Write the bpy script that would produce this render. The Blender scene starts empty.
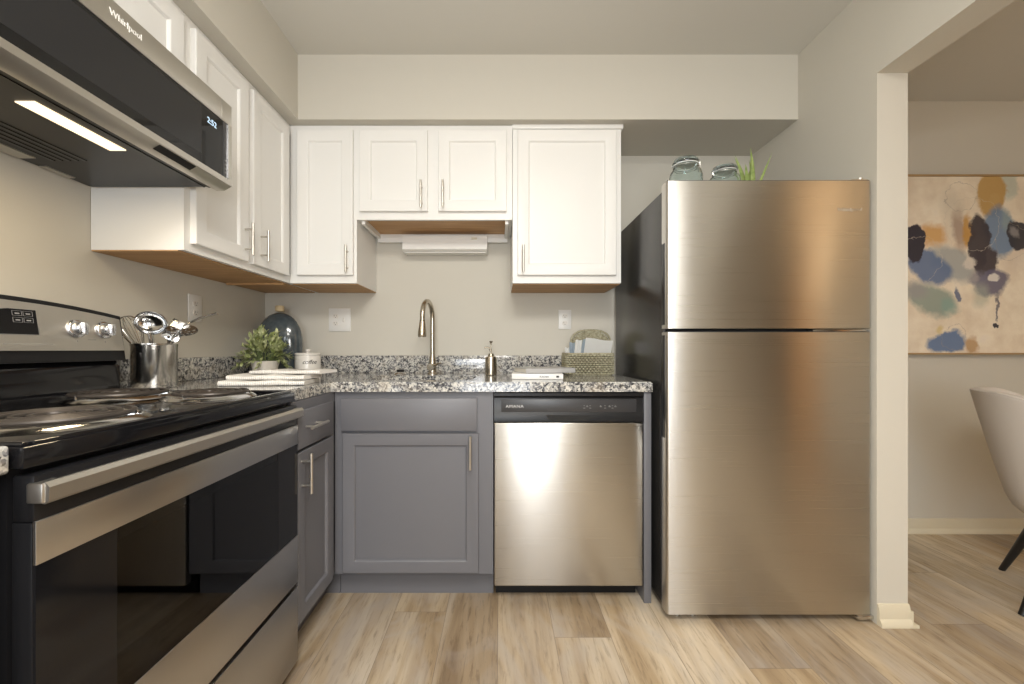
import bpy, bmesh, math, random
from mathutils import Matrix, Vector
S = bpy.context.scene
C = S.collection
R = math.radians
PI = math.pi
random.seed(7)

# ------------------------------------------------------------------ camera
cd = bpy.data.cameras.new('camera'); cam = bpy.data.objects.new('camera', cd); C.objects.link(cam)
cam.location = (0, 0, 1.04); cam.rotation_euler = (R(90), 0, 0)
cd.sensor_width = 36; cd.lens = 410 / 1024 * 36
cd.shift_x = 12 / 1024; cd.shift_y = 7.5 / 1024
cd.clip_start = 0.02
S.camera = cam
S.view_settings.view_transform = 'Standard'; S.view_settings.look = 'None'
S.view_settings.gamma = 1; S.view_settings.use_curve_mapping = False
S.view_settings.exposure = 0.08

# ------------------------------------------------------------------ world and lights
w = bpy.data.worlds.new('sky'); S.world = w; w.use_nodes = True
w.node_tree.nodes['Background'].inputs[0].default_value = (0.75, 0.85, 1.0, 1)
w.node_tree.nodes['Background'].inputs[1].default_value = 1.6

def area(name, loc, rot, sx, sy, power, col, spread=180):
    l = bpy.data.lights.new(name, 'AREA'); l.shape = 'RECTANGLE'; l.size = sx; l.size_y = sy
    l.energy = power; l.color = col; l.spread = R(spread)
    o = bpy.data.objects.new(name, l); C.objects.link(o); o.location = loc
    o.rotation_euler = [R(a) for a in rot]; return o
area('window_daylight', (-0.07, -3.12, 1.15), (90, 0, 0), 1.1, 1.9, 44, (0.90, 0.95, 1.0))
area('kitchen_ceiling_lamp', (0.10, -0.35, 2.39), (0, 0, 0), 0.8, 0.8, 54, (1.0, 0.97, 0.915))  # added fill light, an unseen ceiling lamp behind the camera
area('living_ceiling_lamp', (0.5, -2.0, 2.39), (0, 0, 0), 0.7, 0.9, 27, (1.0, 0.96, 0.90))  # added fill from an unseen lamp over the living area
area('bounced_flash', (0.0, -0.45, 1.75), (172, 0, 0), 0.35, 0.35, 30, (1.0, 0.985, 0.96))
area('camera_flash', (0.0, -0.15, 1.28), (88, 0, 0), 0.35, 0.35, 6.5, (1.0, 0.985, 0.96))
area('dining_pendant_light', (3.2, -0.1, 1.85), (0, 0, 0), 0.4, 0.4, 3, (1.0, 0.70, 0.40))
area('dining_pendant_glow', (3.2, -0.1, 1.95), (180, 0, 0), 0.4, 0.4, 15, (1.0, 0.62, 0.32))
area('hood_light', (-1.004, 0.97, 1.545), (0, 0, 0), 0.04, 0.2, 1.7, (1.0, 0.80, 0.52))

# ------------------------------------------------------------------ materials
def mat(name, col=(0.8, 0.8, 0.8), rough=0.5, metal=0.0, **k):
    m = bpy.data.materials.new(name); m.use_nodes = True
    b = m.node_tree.nodes['Principled BSDF']
    b.inputs['Base Color'].default_value = (*col, 1); b.inputs['Roughness'].default_value = rough
    b.inputs['Metallic'].default_value = metal
    for a, v in k.items(): b.inputs[a.replace('_', ' ')].default_value = v
    return m
class NT:
    def __init__(s, m):
        s.m = m; s.t = m.node_tree; s.n = s.t.nodes; s.b = s.n['Principled BSDF']
    def N(s, t, **k):
        n = s.n.new(t)
        for a, v in k.items(): setattr(n, a, v)
        return n
    def L(s, a, b): s.t.links.new(a, b)
    def put(s, sock, v):
        if isinstance(v, bpy.types.NodeSocket): s.L(v, sock)
        elif v is not None: sock.default_value = v
    def math(s, op, a, b=None, c=None):
        n = s.N('ShaderNodeMath', operation=op); s.put(n.inputs[0], a); s.put(n.inputs[1], b)
        if c is not None: s.put(n.inputs[2], c)
        return n.outputs[0]
    def mix(s, f, a, b, bt='MIX'):
        n = s.N('ShaderNodeMix', data_type='RGBA', blend_type=bt)
        s.put(n.inputs[0], f)
        s.put(n.inputs[6], a if isinstance(a, bpy.types.NodeSocket) else (*a, 1))
        s.put(n.inputs[7], b if isinstance(b, bpy.types.NodeSocket) else (*b, 1))
        return n.outputs[2]
    def co(s, scale=(1, 1, 1), loc=(0, 0, 0), src='Object'):
        c = s.N('ShaderNodeTexCoord'); m = s.N('ShaderNodeMapping'); s.L(c.outputs[src], m.inputs[0])
        m.inputs['Scale'].default_value = scale; m.inputs['Location'].default_value = loc; return m.outputs[0]
    def noise(s, v, sc, det=2, ro=0.5, dist=0):
        n = s.N('ShaderNodeTexNoise'); s.L(v, n.inputs['Vector']); n.inputs['Scale'].default_value = sc
        n.inputs['Detail'].default_value = det; n.inputs['Roughness'].default_value = ro
        n.inputs['Distortion'].default_value = dist; return n
    def ramp(s, f, stops, interp='LINEAR'):
        n = s.N('ShaderNodeValToRGB'); s.L(f, n.inputs[0]); r = n.color_ramp; r.interpolation = interp
        while len(r.elements) < len(stops): r.elements.new(0.5)
        for e, (p, c) in zip(r.elements, stops):
            e.position = p; e.color = (*c, 1) if len(c) == 3 else c
        return n.outputs[0]
    def bump(s, h, st, d=0.01):
        n = s.N('ShaderNodeBump'); s.L(h, n.inputs['Height']); n.inputs['Strength'].default_value = st
        n.inputs['Distance'].default_value = d; s.L(n.outputs[0], s.b.inputs['Normal'])
    def col(s, v): s.L(v, s.b.inputs['Base Color'])

def paint(name, col, rough, bump=0.05, scale=220):
    m = mat(name, col, rough); t = NT(m); n = t.noise(t.co(), scale, 3); t.bump(n.outputs[0], bump, 0.002); return m
M = {}
M['wall'] = paint('wall_paint', (0.585, 0.555, 0.485), 0.75, 0.12)
M['ceiling'] = paint('ceiling_paint', (0.62, 0.605, 0.555), 0.85, 0.15)
M['trim'] = paint('cream_trim_paint', (0.66, 0.60, 0.46), 0.45, 0.02)
M['white'] = paint('white_cabinet_paint', (0.80, 0.79, 0.76), 0.38, 0.02)
M['grey'] = paint('grey_cabinet_paint', (0.135, 0.135, 0.148), 0.42, 0.02)
M['black'] = mat('black_enamel', (0.006, 0.006, 0.007), 0.08, 0, Specular_IOR_Level=0.4)
M['blackp'] = mat('black_plastic', (0.007, 0.007, 0.008), 0.32, 0, Specular_IOR_Level=0.3)
M['charcoal'] = mat('charcoal_plastic', (0.035, 0.035, 0.038), 0.35)
M['dark'] = mat('dark_cavity', (0.006, 0.006, 0.006), 0.7)
M['chrome'] = mat('chrome', (0.62, 0.62, 0.62), 0.14, 1)
M['nickel'] = mat('brushed_nickel', (0.60, 0.57, 0.52), 0.30, 1)
M['satin'] = mat('satin_nickel_faucet', (0.50, 0.45, 0.37), 0.26, 1)
M['steel'] = mat('polished_steel', (0.60, 0.59, 0.57), 0.2, 1)
M['mark'] = mat('pale_grey_print', (0.55, 0.55, 0.55), 0.5)
M['dimmark'] = mat('dim_grey_print', (0.20, 0.20, 0.20), 0.5)
M['ink'] = mat('black_ink', (0.02, 0.02, 0.02), 0.6)
M['greyink'] = mat('grey_ink', (0.25, 0.24, 0.22), 0.6)
M['plate'] = mat('white_outlet_plastic', (0.74, 0.73, 0.70), 0.35)
M['ceramic'] = mat('cream_ceramic', (0.74, 0.71, 0.66), 0.25, Coat_Weight=0.3)
M['paper'] = mat('book_pages', (0.72, 0.69, 0.62), 0.8)
M['bookw'] = mat('white_book_cover', (0.80, 0.79, 0.77), 0.35)
M['bookg'] = mat('grey_book_cover', (0.42, 0.41, 0.40), 0.35)
M['linen'] = mat('white_linen', (0.90, 0.90, 0.88), 0.9)
M['bluecloth'] = mat('pale_blue_cloth', (0.44, 0.52, 0.60), 0.9)
M['blackwood'] = mat('black_painted_wood', (0.012, 0.011, 0.011), 0.35)
M['glaze'] = mat('enamel_grey', (0.07, 0.072, 0.08), 0.5)
M['dialplate'] = M['blackp']

def stainless(name, col, rough, along='X', wav=0.25):
    # brushed sheet: the grain runs along one axis, so highlights smear across it
    m = mat(name, col, rough, 1); t = NT(m)
    sc = {'X': (1.2, 700, 700), 'Y': (700, 1.2, 700), 'Z': (700, 700, 1.2)}[along]
    n = t.noise(t.co(sc), 1.0, 2)
    rr = t.N('ShaderNodeMapRange'); t.L(n.outputs[0], rr.inputs[0]); rr.inputs[3].default_value = rough - 0.05; rr.inputs[4].default_value = rough + 0.06
    t.L(rr.outputs[0], t.b.inputs['Roughness'])
    low = t.noise(t.co((1.9, 1.9, 0.35)), 2.2, 1)
    a = t.math('MULTIPLY', n.outputs[0], 0.02); b = t.math('MULTIPLY', low.outputs[0], 1.0)
    t.bump(t.math('ADD', a, b), wav, 0.02)
    t.b.inputs['Anisotropic'].default_value = 0.8; t.b.inputs['Anisotropic Rotation'].default_value = 0.25
    tg = t.N('ShaderNodeTangent', direction_type='RADIAL', axis='Z')
    t.L(tg.outputs[0], t.b.inputs['Tangent'])
    return m
M['ss'] = stainless('brushed_stainless', (0.54, 0.52, 0.485), 0.29, 'X', 0.16)
M['ssy'] = stainless('brushed_stainless_range', (0.56, 0.535, 0.50), 0.32, 'Y', 0.03)
M['ssp'] = mat('satin_steel_panel', (0.58, 0.555, 0.51), 0.36, 1)

def m_floor():
    m = mat('vinyl_plank_floor', (0.5, 0.4, 0.3), 0.42); t = NT(m)
    c = t.N('ShaderNodeTexCoord'); sp = t.N('ShaderNodeSeparateXYZ'); t.L(c.outputs['Object'], sp.inputs[0])
    W, Lg = 0.205, 1.22
    u = t.math('DIVIDE', t.math('ADD', sp.outputs[0], 0.008 + 20 * W), W)
    k = t.math('FLOOR', u); fu = t.math('FRACT', u)
    off = t.math('ADD', t.math('MULTIPLY', t.math('SUBTRACT', k, 20.0), 0.294), 0.92)
    v = t.math('ADD', t.math('SUBTRACT', t.math('DIVIDE', sp.outputs[1], Lg), off), 40.0)
    kv = t.math('FLOOR', v); fv = t.math('FRACT', v)
    cb = t.N('ShaderNodeCombineXYZ'); t.L(k, cb.inputs[0]); t.L(kv, cb.inputs[1])
    wn = t.N('ShaderNodeTexWhiteNoise', noise_dimensions='3D'); t.L(cb.outputs[0], wn.inputs['Vector'])
    sr = t.N('ShaderNodeSeparateColor'); t.L(wn.outputs['Color'], sr.inputs[0])
    # grain coordinates shifted plank by plank
    gx = t.math('ADD', t.math('MULTIPLY', sp.outputs[0], 1.0), t.math('MULTIPLY', sr.outputs[0], 17.0))
    gy = t.math('ADD', t.math('MULTIPLY', sp.outputs[1], 0.10), t.math('MULTIPLY', sr.outputs[1], 9.0))
    gc = t.N('ShaderNodeCombineXYZ'); t.L(gx, gc.inputs[0]); t.L(gy, gc.inputs[1])
    g1 = t.noise(gc.outputs[0], 7, 4, 0.55, 1.0)
    g2 = t.noise(gc.outputs[0], 75, 5, 0.7, 0.5)
    gy2 = t.math('ADD', t.math('MULTIPLY', sp.outputs[1], 0.45), t.math('MULTIPLY', sr.outputs[2], 5.0))
    gc2 = t.N('ShaderNodeCombineXYZ'); t.L(gx, gc2.inputs[0]); t.L(gy2, gc2.inputs[1])
    g3 = t.noise(gc2.outputs[0], 5, 3, 0.6, 1.5)
    base = t.ramp(g1.outputs[0], [(0.28, (0.23, 0.16, 0.095)), (0.42, (0.355, 0.265, 0.165)), (0.55, (0.46, 0.37, 0.26)), (0.72, (0.58, 0.50, 0.39))])
    fine = t.ramp(g2.outputs[0], [(0.34, (0.55, 0.52, 0.49)), (0.48, (1, 1, 1)), (0.7, (1.08, 1.08, 1.08))])
    c1 = t.mix(0.75, base, fine, 'MULTIPLY')
    greyer = t.ramp(g3.outputs[0], [(0.45, (0, 0, 0)), (0.68, (1, 1, 1))])
    c2 = t.mix(t.math('MULTIPLY', greyer, 0.6), c1, (0.42, 0.375, 0.33))
    tone = t.ramp(sr.outputs[2], [(0.0, (0.76, 0.75, 0.76)), (0.5, (1.0, 0.99, 0.97)), (1.0, (1.18, 1.18, 1.16))])
    c3 = t.mix(1.0, c2, tone, 'MULTIPLY')
    e1 = t.math('LESS_THAN', t.math('MINIMUM', fu, t.math('SUBTRACT', 1.0, fu)), 0.0055)
    e2 = t.math('LESS_THAN', t.math('MINIMUM', fv, t.math('SUBTRACT', 1.0, fv)), 0.0009)
    e = t.math('MAXIMUM', e1, e2)
    t.col(t.mix(t.math('MULTIPLY', e, 0.7), c3, (0.16, 0.12, 0.09)))
    h = t.math('SUBTRACT', t.math('MULTIPLY', g2.outputs[0], 0.35), e)
    t.bump(h, 0.25, 0.0015)
    return m
M['floor'] = m_floor()

def m_granite():
    m = mat('speckled_granite', (0.5, 0.5, 0.5), 0.12, Coat_Weight=0.3); t = NT(m)
    co = t.co(); dn = t.noise(co, 70, 2)
    va = t.N('ShaderNodeVectorMath', operation='MULTIPLY_ADD'); t.L(dn.outputs['Color'], va.inputs[0]); va.inputs[1].default_value = (0.012,) * 3; t.L(co, va.inputs[2])
    v = t.N('ShaderNodeTexVoronoi'); t.L(va.outputs[0], v.inputs['Vector']); v.inputs['Scale'].default_value = 150
    s1 = t.N('ShaderNodeSeparateColor'); t.L(v.outputs['Color'], s1.inputs[0])
    v2 = t.N('ShaderNodeTexVoronoi'); t.L(va.outputs[0], v2.inputs['Vector']); v2.inputs['Scale'].default_value = 75
    s2 = t.N('ShaderNodeSeparateColor'); t.L(v2.outputs['Color'], s2.inputs[0])
    f = t.math('ADD', t.math('MULTIPLY', s1.outputs[0], 0.62), t.math('MULTIPLY', s2.outputs[1], 0.38))
    c = t.ramp(f, [(0.0, (0.03, 0.031, 0.035)), (0.26, (0.06, 0.062, 0.07)), (0.38, (0.18, 0.18, 0.19)), (0.54, (0.36, 0.355, 0.34)), (0.70, (0.52, 0.51, 0.47)), (0.88, (0.64, 0.62, 0.57))])
    tan = t.noise(co, 16, 2)
    tn = t.ramp(tan.outputs[0], [(0.50, (0, 0, 0)), (0.72, (1, 1, 1))])
    t.col(t.mix(t.math('MULTIPLY', tn, 0.35), c, (0.45, 0.38, 0.28)))
    return m
M['granite'] = m_granite()

def m_wood(name, a, b, sc=(1, 12, 12), n=3.0, rough=0.6):
    m = mat(name, a, rough); t = NT(m); g = t.noise(t.co(sc), n, 4, 0.6, 1.0)
    t.col(t.ramp(g.outputs[0], [(0.3, a), (0.7, b)])); t.bump(g.outputs[0], 0.1, 0.002); return m
M['ply'] = m_wood('raw_plywood', (0.40, 0.22, 0.09), (0.56, 0.34, 0.16))
M['ply2'] = m_wood('raw_plywood_lengthwise', (0.40, 0.22, 0.09), (0.56, 0.34, 0.16), (12, 1, 12))
M['oak'] = m_wood('orange_oak_door', (0.58, 0.29, 0.11), (0.70, 0.38, 0.16), (10, 10, 1))
M['brownwood'] = m_wood('brown_cabinet_wood', (0.10, 0.08, 0.062), (0.15, 0.12, 0.09), (10, 10, 1))
M['framewood'] = m_wood('gilded_frame_wood', (0.34, 0.22, 0.10), (0.46, 0.31, 0.15))
M['stopper'] = m_wood('pale_wood_stopper', (0.62, 0.48, 0.27), (0.72, 0.58, 0.36))

def m_glass(name, tint, rough=0.0):
    m = mat(name, tint, rough, 0, Transmission_Weight=1.0, IOR=1.45); return m
M['jar'] = m_glass('blue_green_jar_glass', (0.86, 0.95, 0.95))
def m_tinted(name, tint, spec=1.0):
    # dark see-through pane: mostly black, a little of what is behind
    m = bpy.data.materials.new(name); m.use_nodes = True; t = m.node_tree; t.nodes.clear()
    o = t.nodes.new('ShaderNodeOutputMaterial'); g = t.nodes.new('ShaderNodeBsdfGlossy'); g.inputs['Roughness'].default_value = 0.02
    g.inputs['Color'].default_value = (0.9, 0.9, 0.9, 1)
    tr = t.nodes.new('ShaderNodeBsdfTransparent'); tr.inputs[0].default_value = (*tint, 1)
    f = t.nodes.new('ShaderNodeFresnel'); f.inputs[0].default_value = 1.5
    mx = t.nodes.new('ShaderNodeMixShader')
    t.links.new(f.outputs[0], mx.inputs[0]); t.links.new(tr.outputs[0], mx.inputs[1]); t.links.new(g.outputs[0], mx.inputs[2])
    t.links.new(mx.outputs[0], o.inputs[0]); return m
M['ovenglass'] = m_tinted('dark_oven_glass', (0.5, 0.5, 0.52))
M['paneglass'] = m_tinted('clear_window_glass', (0.97, 0.98, 0.98))
M['mwglass'] = mat('smoked_black_glass', (0.010, 0.010, 0.010), 0.05, Specular_IOR_Level=0.3)
M['mwinner'] = mat('perforated_dark_screen', (0.020, 0.020, 0.021), 0.2, Specular_IOR_Level=0.3)
def m_emit(name, col, st):
    m = mat(name, (0, 0, 0), 0.5); b = m.node_tree.nodes['Principled BSDF']
    b.inputs['Emission Color'].default_value = (*col, 1); b.inputs['Emission Strength'].default_value = st; return m
M['hoodlamp'] = m_emit('warm_hood_lamp', (1.0, 0.80, 0.52), 1.8)
M['digits'] = m_emit('pale_blue_digits', (0.65, 0.85, 1.0), 1.2)
M['fixture'] = m_emit('opal_ceiling_lamp', (1.0, 0.93, 0.82), 3)  # glow of the two added, unseen ceiling fixtures
M['pendant'] = m_emit('warm_pendant_shade', (1.0, 0.72, 0.42), 2.0)

def m_vase():
    m = mat('slate_blue_glaze', (0.06, 0.075, 0.085), 0.12, Coat_Weight=0.6); t = NT(m); n = t.noise(t.co(), 14, 5, 0.7)
    t.col(t.ramp(n.outputs[0], [(0.35, (0.045, 0.060, 0.072)), (0.6, (0.085, 0.105, 0.115)), (0.78, (0.16, 0.16, 0.12))])); return m
M['vase'] = m_vase()
def m_leaf(name, a, b):
    m = mat(name, a, 0.45); t = NT(m); n = t.noise(t.co(), 45, 2); t.col(t.ramp(n.outputs[0], [(0.35, a), (0.65, b)])); return m
M['leaf'] = m_leaf('sage_green_leaves', (0.25, 0.30, 0.09), (0.60, 0.63, 0.36))
M['aloe'] = m_leaf('spiky_green_leaves', (0.16, 0.25, 0.05), (0.34, 0.42, 0.14))
M['stem'] = mat('green_stem', (0.12, 0.16, 0.05), 0.6)
M['potw'] = paint('whitewashed_clay', (0.60, 0.56, 0.50), 0.85, 0.5, 60)
def m_cloth(name, a, b, sc, ax=0):
    m = mat(name, a, 0.95); t = NT(m); c = t.N('ShaderNodeTexCoord'); sp = t.N('ShaderNodeSeparateXYZ'); t.L(c.outputs['Object'], sp.inputs[0])
    s = t.math('SINE', t.math('MULTIPLY', sp.outputs[ax], sc)); r = t.ramp(t.math('MULTIPLY_ADD', s, 0.5, 0.5), [(0.25, a), (0.75, b)])
    t.col(r); t.bump(t.math('MULTIPLY_ADD', s, 0.5, 0.5), 0.7, 0.003); return m
M['towel'] = m_cloth('ribbed_white_towel', (0.72, 0.70, 0.66), (0.86, 0.84, 0.81), 900)
M['wicker0'] = mat('wicker', (0.42, 0.38, 0.26), 0.7)
def m_wicker():
    m = mat('seagrass_weave', (0.42, 0.38, 0.26), 0.75); t = NT(m); c = t.co((1, 1, 1)); n = t.noise(c, 90, 3)
    t.col(t.ramp(n.outputs[0], [(0.3, (0.24, 0.215, 0.13)), (0.55, (0.42, 0.39, 0.27)), (0.75, (0.56, 0.53, 0.40))])); return m
M['wicker'] = m_wicker()
M['wlining'] = mat('dark_woven_core', (0.12, 0.105, 0.065), 0.9)  # darkened wicker colour, standing in for shade inside the basket
M['uphol'] = paint('cream_upholstery', (0.66, 0.61, 0.56), 0.95, 0.6, 500)
M['fridgeside'] = paint('black_textured_steel', (0.030, 0.029, 0.028), 0.22, 0.08, 900)
M['curtain'] = mat('white_curtain', (0.80, 0.80, 0.78), 0.9)

# ------------------------------------------------------------------ mesh helpers
def nbm(): return bmesh.new()
def box(bm, x0, x1, y0, y1, z0, z1, bev=0, seg=2):
    r = bmesh.ops.create_cube(bm, size=1)
    for v in r['verts']:
        v.co = ((x0 + x1) / 2 + v.co.x * (x1 - x0), (y0 + y1) / 2 + v.co.y * (y1 - y0), (z0 + z1) / 2 + v.co.z * (z1 - z0))
    if bev:
        es = list({e for v in r['verts'] for e in v.link_edges})
        bmesh.ops.bevel(bm, geom=es, offset=bev, segments=seg, affect='EDGES', profile=0.5)
    return bm
def ring(bm, c, u, v, r, n):
    return [bm.verts.new(c + u * (r * math.cos(2 * PI * i / n)) + v * (r * math.sin(2 * PI * i / n))) for i in range(n)]
def tube(bm, pts, r, n=10, closed=False, cap=True, flat=1.0):
    pts = [Vector(p) for p in pts]; m = len(pts)
    rs = r if isinstance(r, (list, tuple)) else [r] * m
    rings = []; up = None
    for i, p in enumerate(pts):
        a = pts[i - 1] if (i or closed) else p; b = pts[(i + 1) % m] if (i < m - 1 or closed) else p
        t = (b - a).normalized()
        if up is None:
            up = Vector((0, 0, 1)) if abs(t.z) < 0.9 else Vector((1, 0, 0))
        u = (up - t * up.dot(t)).normalized(); up = u; v = t.cross(u)
        rings.append(ring(bm, p, u * flat, v, rs[i], n))
    for i in range(m if closed else m - 1):
        A, B = rings[i], rings[(i + 1) % m]
        for j in range(n): bm.faces.new((A[j], A[(j + 1) % n], B[(j + 1) % n], B[j]))
    if cap and not closed:
        bm.faces.new(rings[0][::-1]); bm.faces.new(rings[-1])
    return bm
def cyl(bm, p0, p1, r0, r1=None, n=24): return tube(bm, [p0, p1], [r0, r0 if r1 is None else r1], n)
def lathe(bm, prof, cx=0, cy=0, n=40, sy=1.0, axis='Z', cap=True):
    rings = []
    for (r, z) in prof:
        rg = []
        for i in range(n):
            a = 2 * PI * i / n; x, y = r * math.cos(a), r * math.sin(a) * sy
            rg.append(bm.verts.new((cx + x, cy + y, z)))
        rings.append(rg)
    for A, B in zip(rings, rings[1:]):
        for j in range(n): bm.faces.new((A[j], A[(j + 1) % n], B[(j + 1) % n], B[j]))
    if cap:
        if prof[0][0] > 1e-5: bm.faces.new(rings[0][::-1])
        if prof[-1][0] > 1e-5: bm.faces.new(rings[-1])
    bmesh.ops.remove_doubles(bm, verts=bm.verts, dist=1e-6)
    return bm
def prism(bm, poly, y0, y1, axis='Y'):
    # extrude a 2-D outline: axis Y takes (x,z), X takes (y,z), Z takes (x,y)
    f = {'Y': lambda p, t: (p[0], t, p[1]), 'X': lambda p, t: (t, p[0], p[1]), 'Z': lambda p, t: (p[0], p[1], t)}[axis]
    A = [bm.verts.new(f(p, y0)) for p in poly]; B = [bm.verts.new(f(p, y1)) for p in poly]; n = len(poly)
    bm.faces.new(A); bm.faces.new(B[::-1])
    for i in range(n): bm.faces.new((A[i], B[i], B[(i + 1) % n], A[(i + 1) % n]))
    return bm
WM = {}
def inv(o): return WM.get(o.name, Matrix()) if o else Matrix()
def obj(name, bm, m, parent=None, smooth=40, xf=None):
    if xf is not None: bm.transform(xf)
    me = bpy.data.meshes.new(name)
    bmesh.ops.recalc_face_normals(bm, faces=bm.faces)
    if parent is not None: bm.transform(inv(parent))
    bm.to_mesh(me); bm.free()
    for p in me.polygons: p.use_smooth = True
    me.set_sharp_from_angle(angle=R(smooth))
    for q in (m if isinstance(m, (list, tuple)) else [m]): me.materials.append(q)
    o = bpy.data.objects.new(name, me); C.objects.link(o)
    if parent is not None:
        o.parent = parent; WM[o.name] = inv(parent)
    return o
def tag(o, label=None, cat=None, group=None, kind=None):
    if label: o['label'] = label
    if cat: o['category'] = cat
    if group: o['group'] = group
    if kind: o['kind'] = kind
    return o
def thing(name, label, cat, loc=(0, 0, 0), group=None, rz=0, local=False):
    o = bpy.data.objects.new(name, None); C.objects.link(o); o.location = loc; o.rotation_euler = (0, 0, rz)
    o.empty_display_size = 0.05
    tag(o, label, cat, group)
    WM[o.name] = Matrix() if local else (Matrix.Translation(loc) @ Matrix.Rotation(rz, 4, 'Z')).inverted()
    return o
def single(name, bm, m, label, cat, loc, group=None, **k):
    bm.transform(Matrix.Translation([-a for a in loc]))
    o = obj(name, bm, m, None, **k); o.location = loc; return tag(o, label, cat, group)
def struct(name, bm, m, **k): return tag(obj(name, bm, m, None, **k), kind='structure')
def text(name, s, size, loc, face, m, parent, sx=1.0, spacing=1.0, depth=0.0006, shear=0.0, xf=None):
    cu = bpy.data.curves.new(name, 'FONT'); cu.body = s; cu.size = size; cu.extrude = depth
    cu.align_x = 'CENTER'; cu.align_y = 'CENTER'; cu.space_character = spacing; cu.shear = shear
    to = bpy.data.objects.new('tmp_text', cu); C.objects.link(to)
    dg = bpy.context.evaluated_depsgraph_get(); me = bpy.data.meshes.new_from_object(to.evaluated_get(dg))
    bpy.data.objects.remove(to)
    rot = Matrix.Rotation(R(90), 4, 'X')
    if face == '+X': rot = Matrix.Rotation(R(90), 4, 'Z') @ rot
    bm = bmesh.new(); bm.from_mesh(me); bpy.data.meshes.remove(me)
    bm.transform(Matrix.Translation(loc) @ rot @ Matrix.Diagonal((sx, 1, 1, 1)))
    if xf is not None: bm.transform(xf)
    return obj(name, bm, m, parent)

# ------------------------------------------------------------------ room shell
XL, XR, YB, ZC = -1.335, 1.425, 2.33, 2.45
XD, YR, ST = 3.9, -3.2, 1.55
T = 0.117
struct('floor', box(nbm(), XL - 0.1, XD + 0.1, YR - 0.1, YB + 0.1, -0.1, 0), M['floor'])
struct('ceiling', box(nbm(), XL - 0.1, XD + 0.1, YR - 0.1, YB + 0.1, ZC, ZC + 0.1), M['ceiling'])
struct('wall_left', box(nbm(), XL - 0.1, XL, YR - 0.1, YB + 0.1, 0, ZC), M['wall'])
struct('wall_back', box(nbm(), XL, XD, YB, YB + 0.1, 0, ZC), M['wall'])
struct('wall_right', box(nbm(), XD, XD + 0.1, YR - 0.1, YB + 0.1, 0, ZC), M['wall'])
bm = nbm()
box(bm, XR, XR + T, ST, YB, 0, ZC); box(bm, XR, XR + T, YR, ST, 2.085, ZC)
struct('wall_partition', bm, M['wall'])
bm = nbm()
WX0, WX1, WZ0, WZ1 = -0.66, 0.52, 0.12, 2.1
box(bm, XL, WX0, YR - 0.1, YR, 0, ZC); box(bm, WX1, XD, YR - 0.1, YR, 0, ZC)
box(bm, WX0, WX1, YR - 0.1, YR, 0, WZ0); box(bm, WX0, WX1, YR - 0.1, YR, WZ1, ZC)
struct('wall_rear', bm, M['wall'])
bm = nbm()
prism(bm, [(XL, 2.14), (-0.967, 2.14), (-0.967, ZC), (XL, ZC)], -0.9, YB)
struct('wall_soffit_left', bm, M['wall'])
struct('wall_soffit_back', box(nbm(), -0.967, XR, 1.96, YB, 2.14, ZC), M['wall'])
wf = struct('window_1', None or box(nbm(), WX0, WX0 + 0.05, YR - 0.09, YR - 0.02, WZ0, WZ1), M['trim'])
bm = nbm(); box(bm, WX1 - 0.05, WX1, YR - 0.09, YR - 0.02, WZ0, WZ1); box(bm, WX0 + .05, WX1 - .05, YR - 0.09, YR - 0.02, WZ1 - 0.05, WZ1)
box(bm, WX0 + .05, WX1 - .05, YR - 0.09, YR - 0.02, WZ0, WZ0 + 0.05); box(bm, -0.10, -0.04, YR - 0.09, YR - 0.02, WZ0 + 0.05, WZ1 - 0.05)
obj('window_frame', bm, M['trim'], wf)
obj('pane', box(nbm(), WX0 + 0.05, WX1 - 0.05, YR - 0.06, YR - 0.055, WZ0 + 0.05, WZ1 - 0.05), M['paneglass'], wf)
# baseboards: ogee outline
def base_prof(t0, s):   # (offset from wall, z)
    return [(t0, 0), (t0 + s * 0.022, 0), (t0 + s * 0.022, 0.010), (t0 + s * 0.014, 0.024), (t0 + s * 0.011, 0.027), (t0 + s * 0.011, 0.056), (t0 + s * 0.005, 0.078), (t0, 0.080)]
struct('baseboard_back', prism(nbm(), base_prof(YB, -1), XR + T, XD, 'X'), M['trim'])
bm = nbm(); prism(bm, base_prof(ST, -1), XR, XR + T + 0.0, 'X'); prism(bm, base_prof(XR + T, 1), ST - 0.0, YB - 0.03, 'Y')
# mitred corner return
prism(bm, [(XR + T - 0.001, ST + 0.001), (XR + T + 0.022, ST + 0.001), (XR + T + 0.022, ST - 0.022), (XR + T - 0.001, ST - 0.022)], 0, 0.010, 'Z')
prism(bm, [(XR + T - 0.001, ST + 0.001), (XR + T + 0.011, ST + 0.001), (XR + T + 0.011, ST - 0.011), (XR + T - 0.001, ST - 0.011)], 0.010, 0.056, 'Z')
struct('baseboard_partition', bm, M['trim'])
struct('baseboard_rear', prism(nbm(), base_prof(YR, 1), WX1 + 0.02, XD, 'X'), M['trim'])

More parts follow.
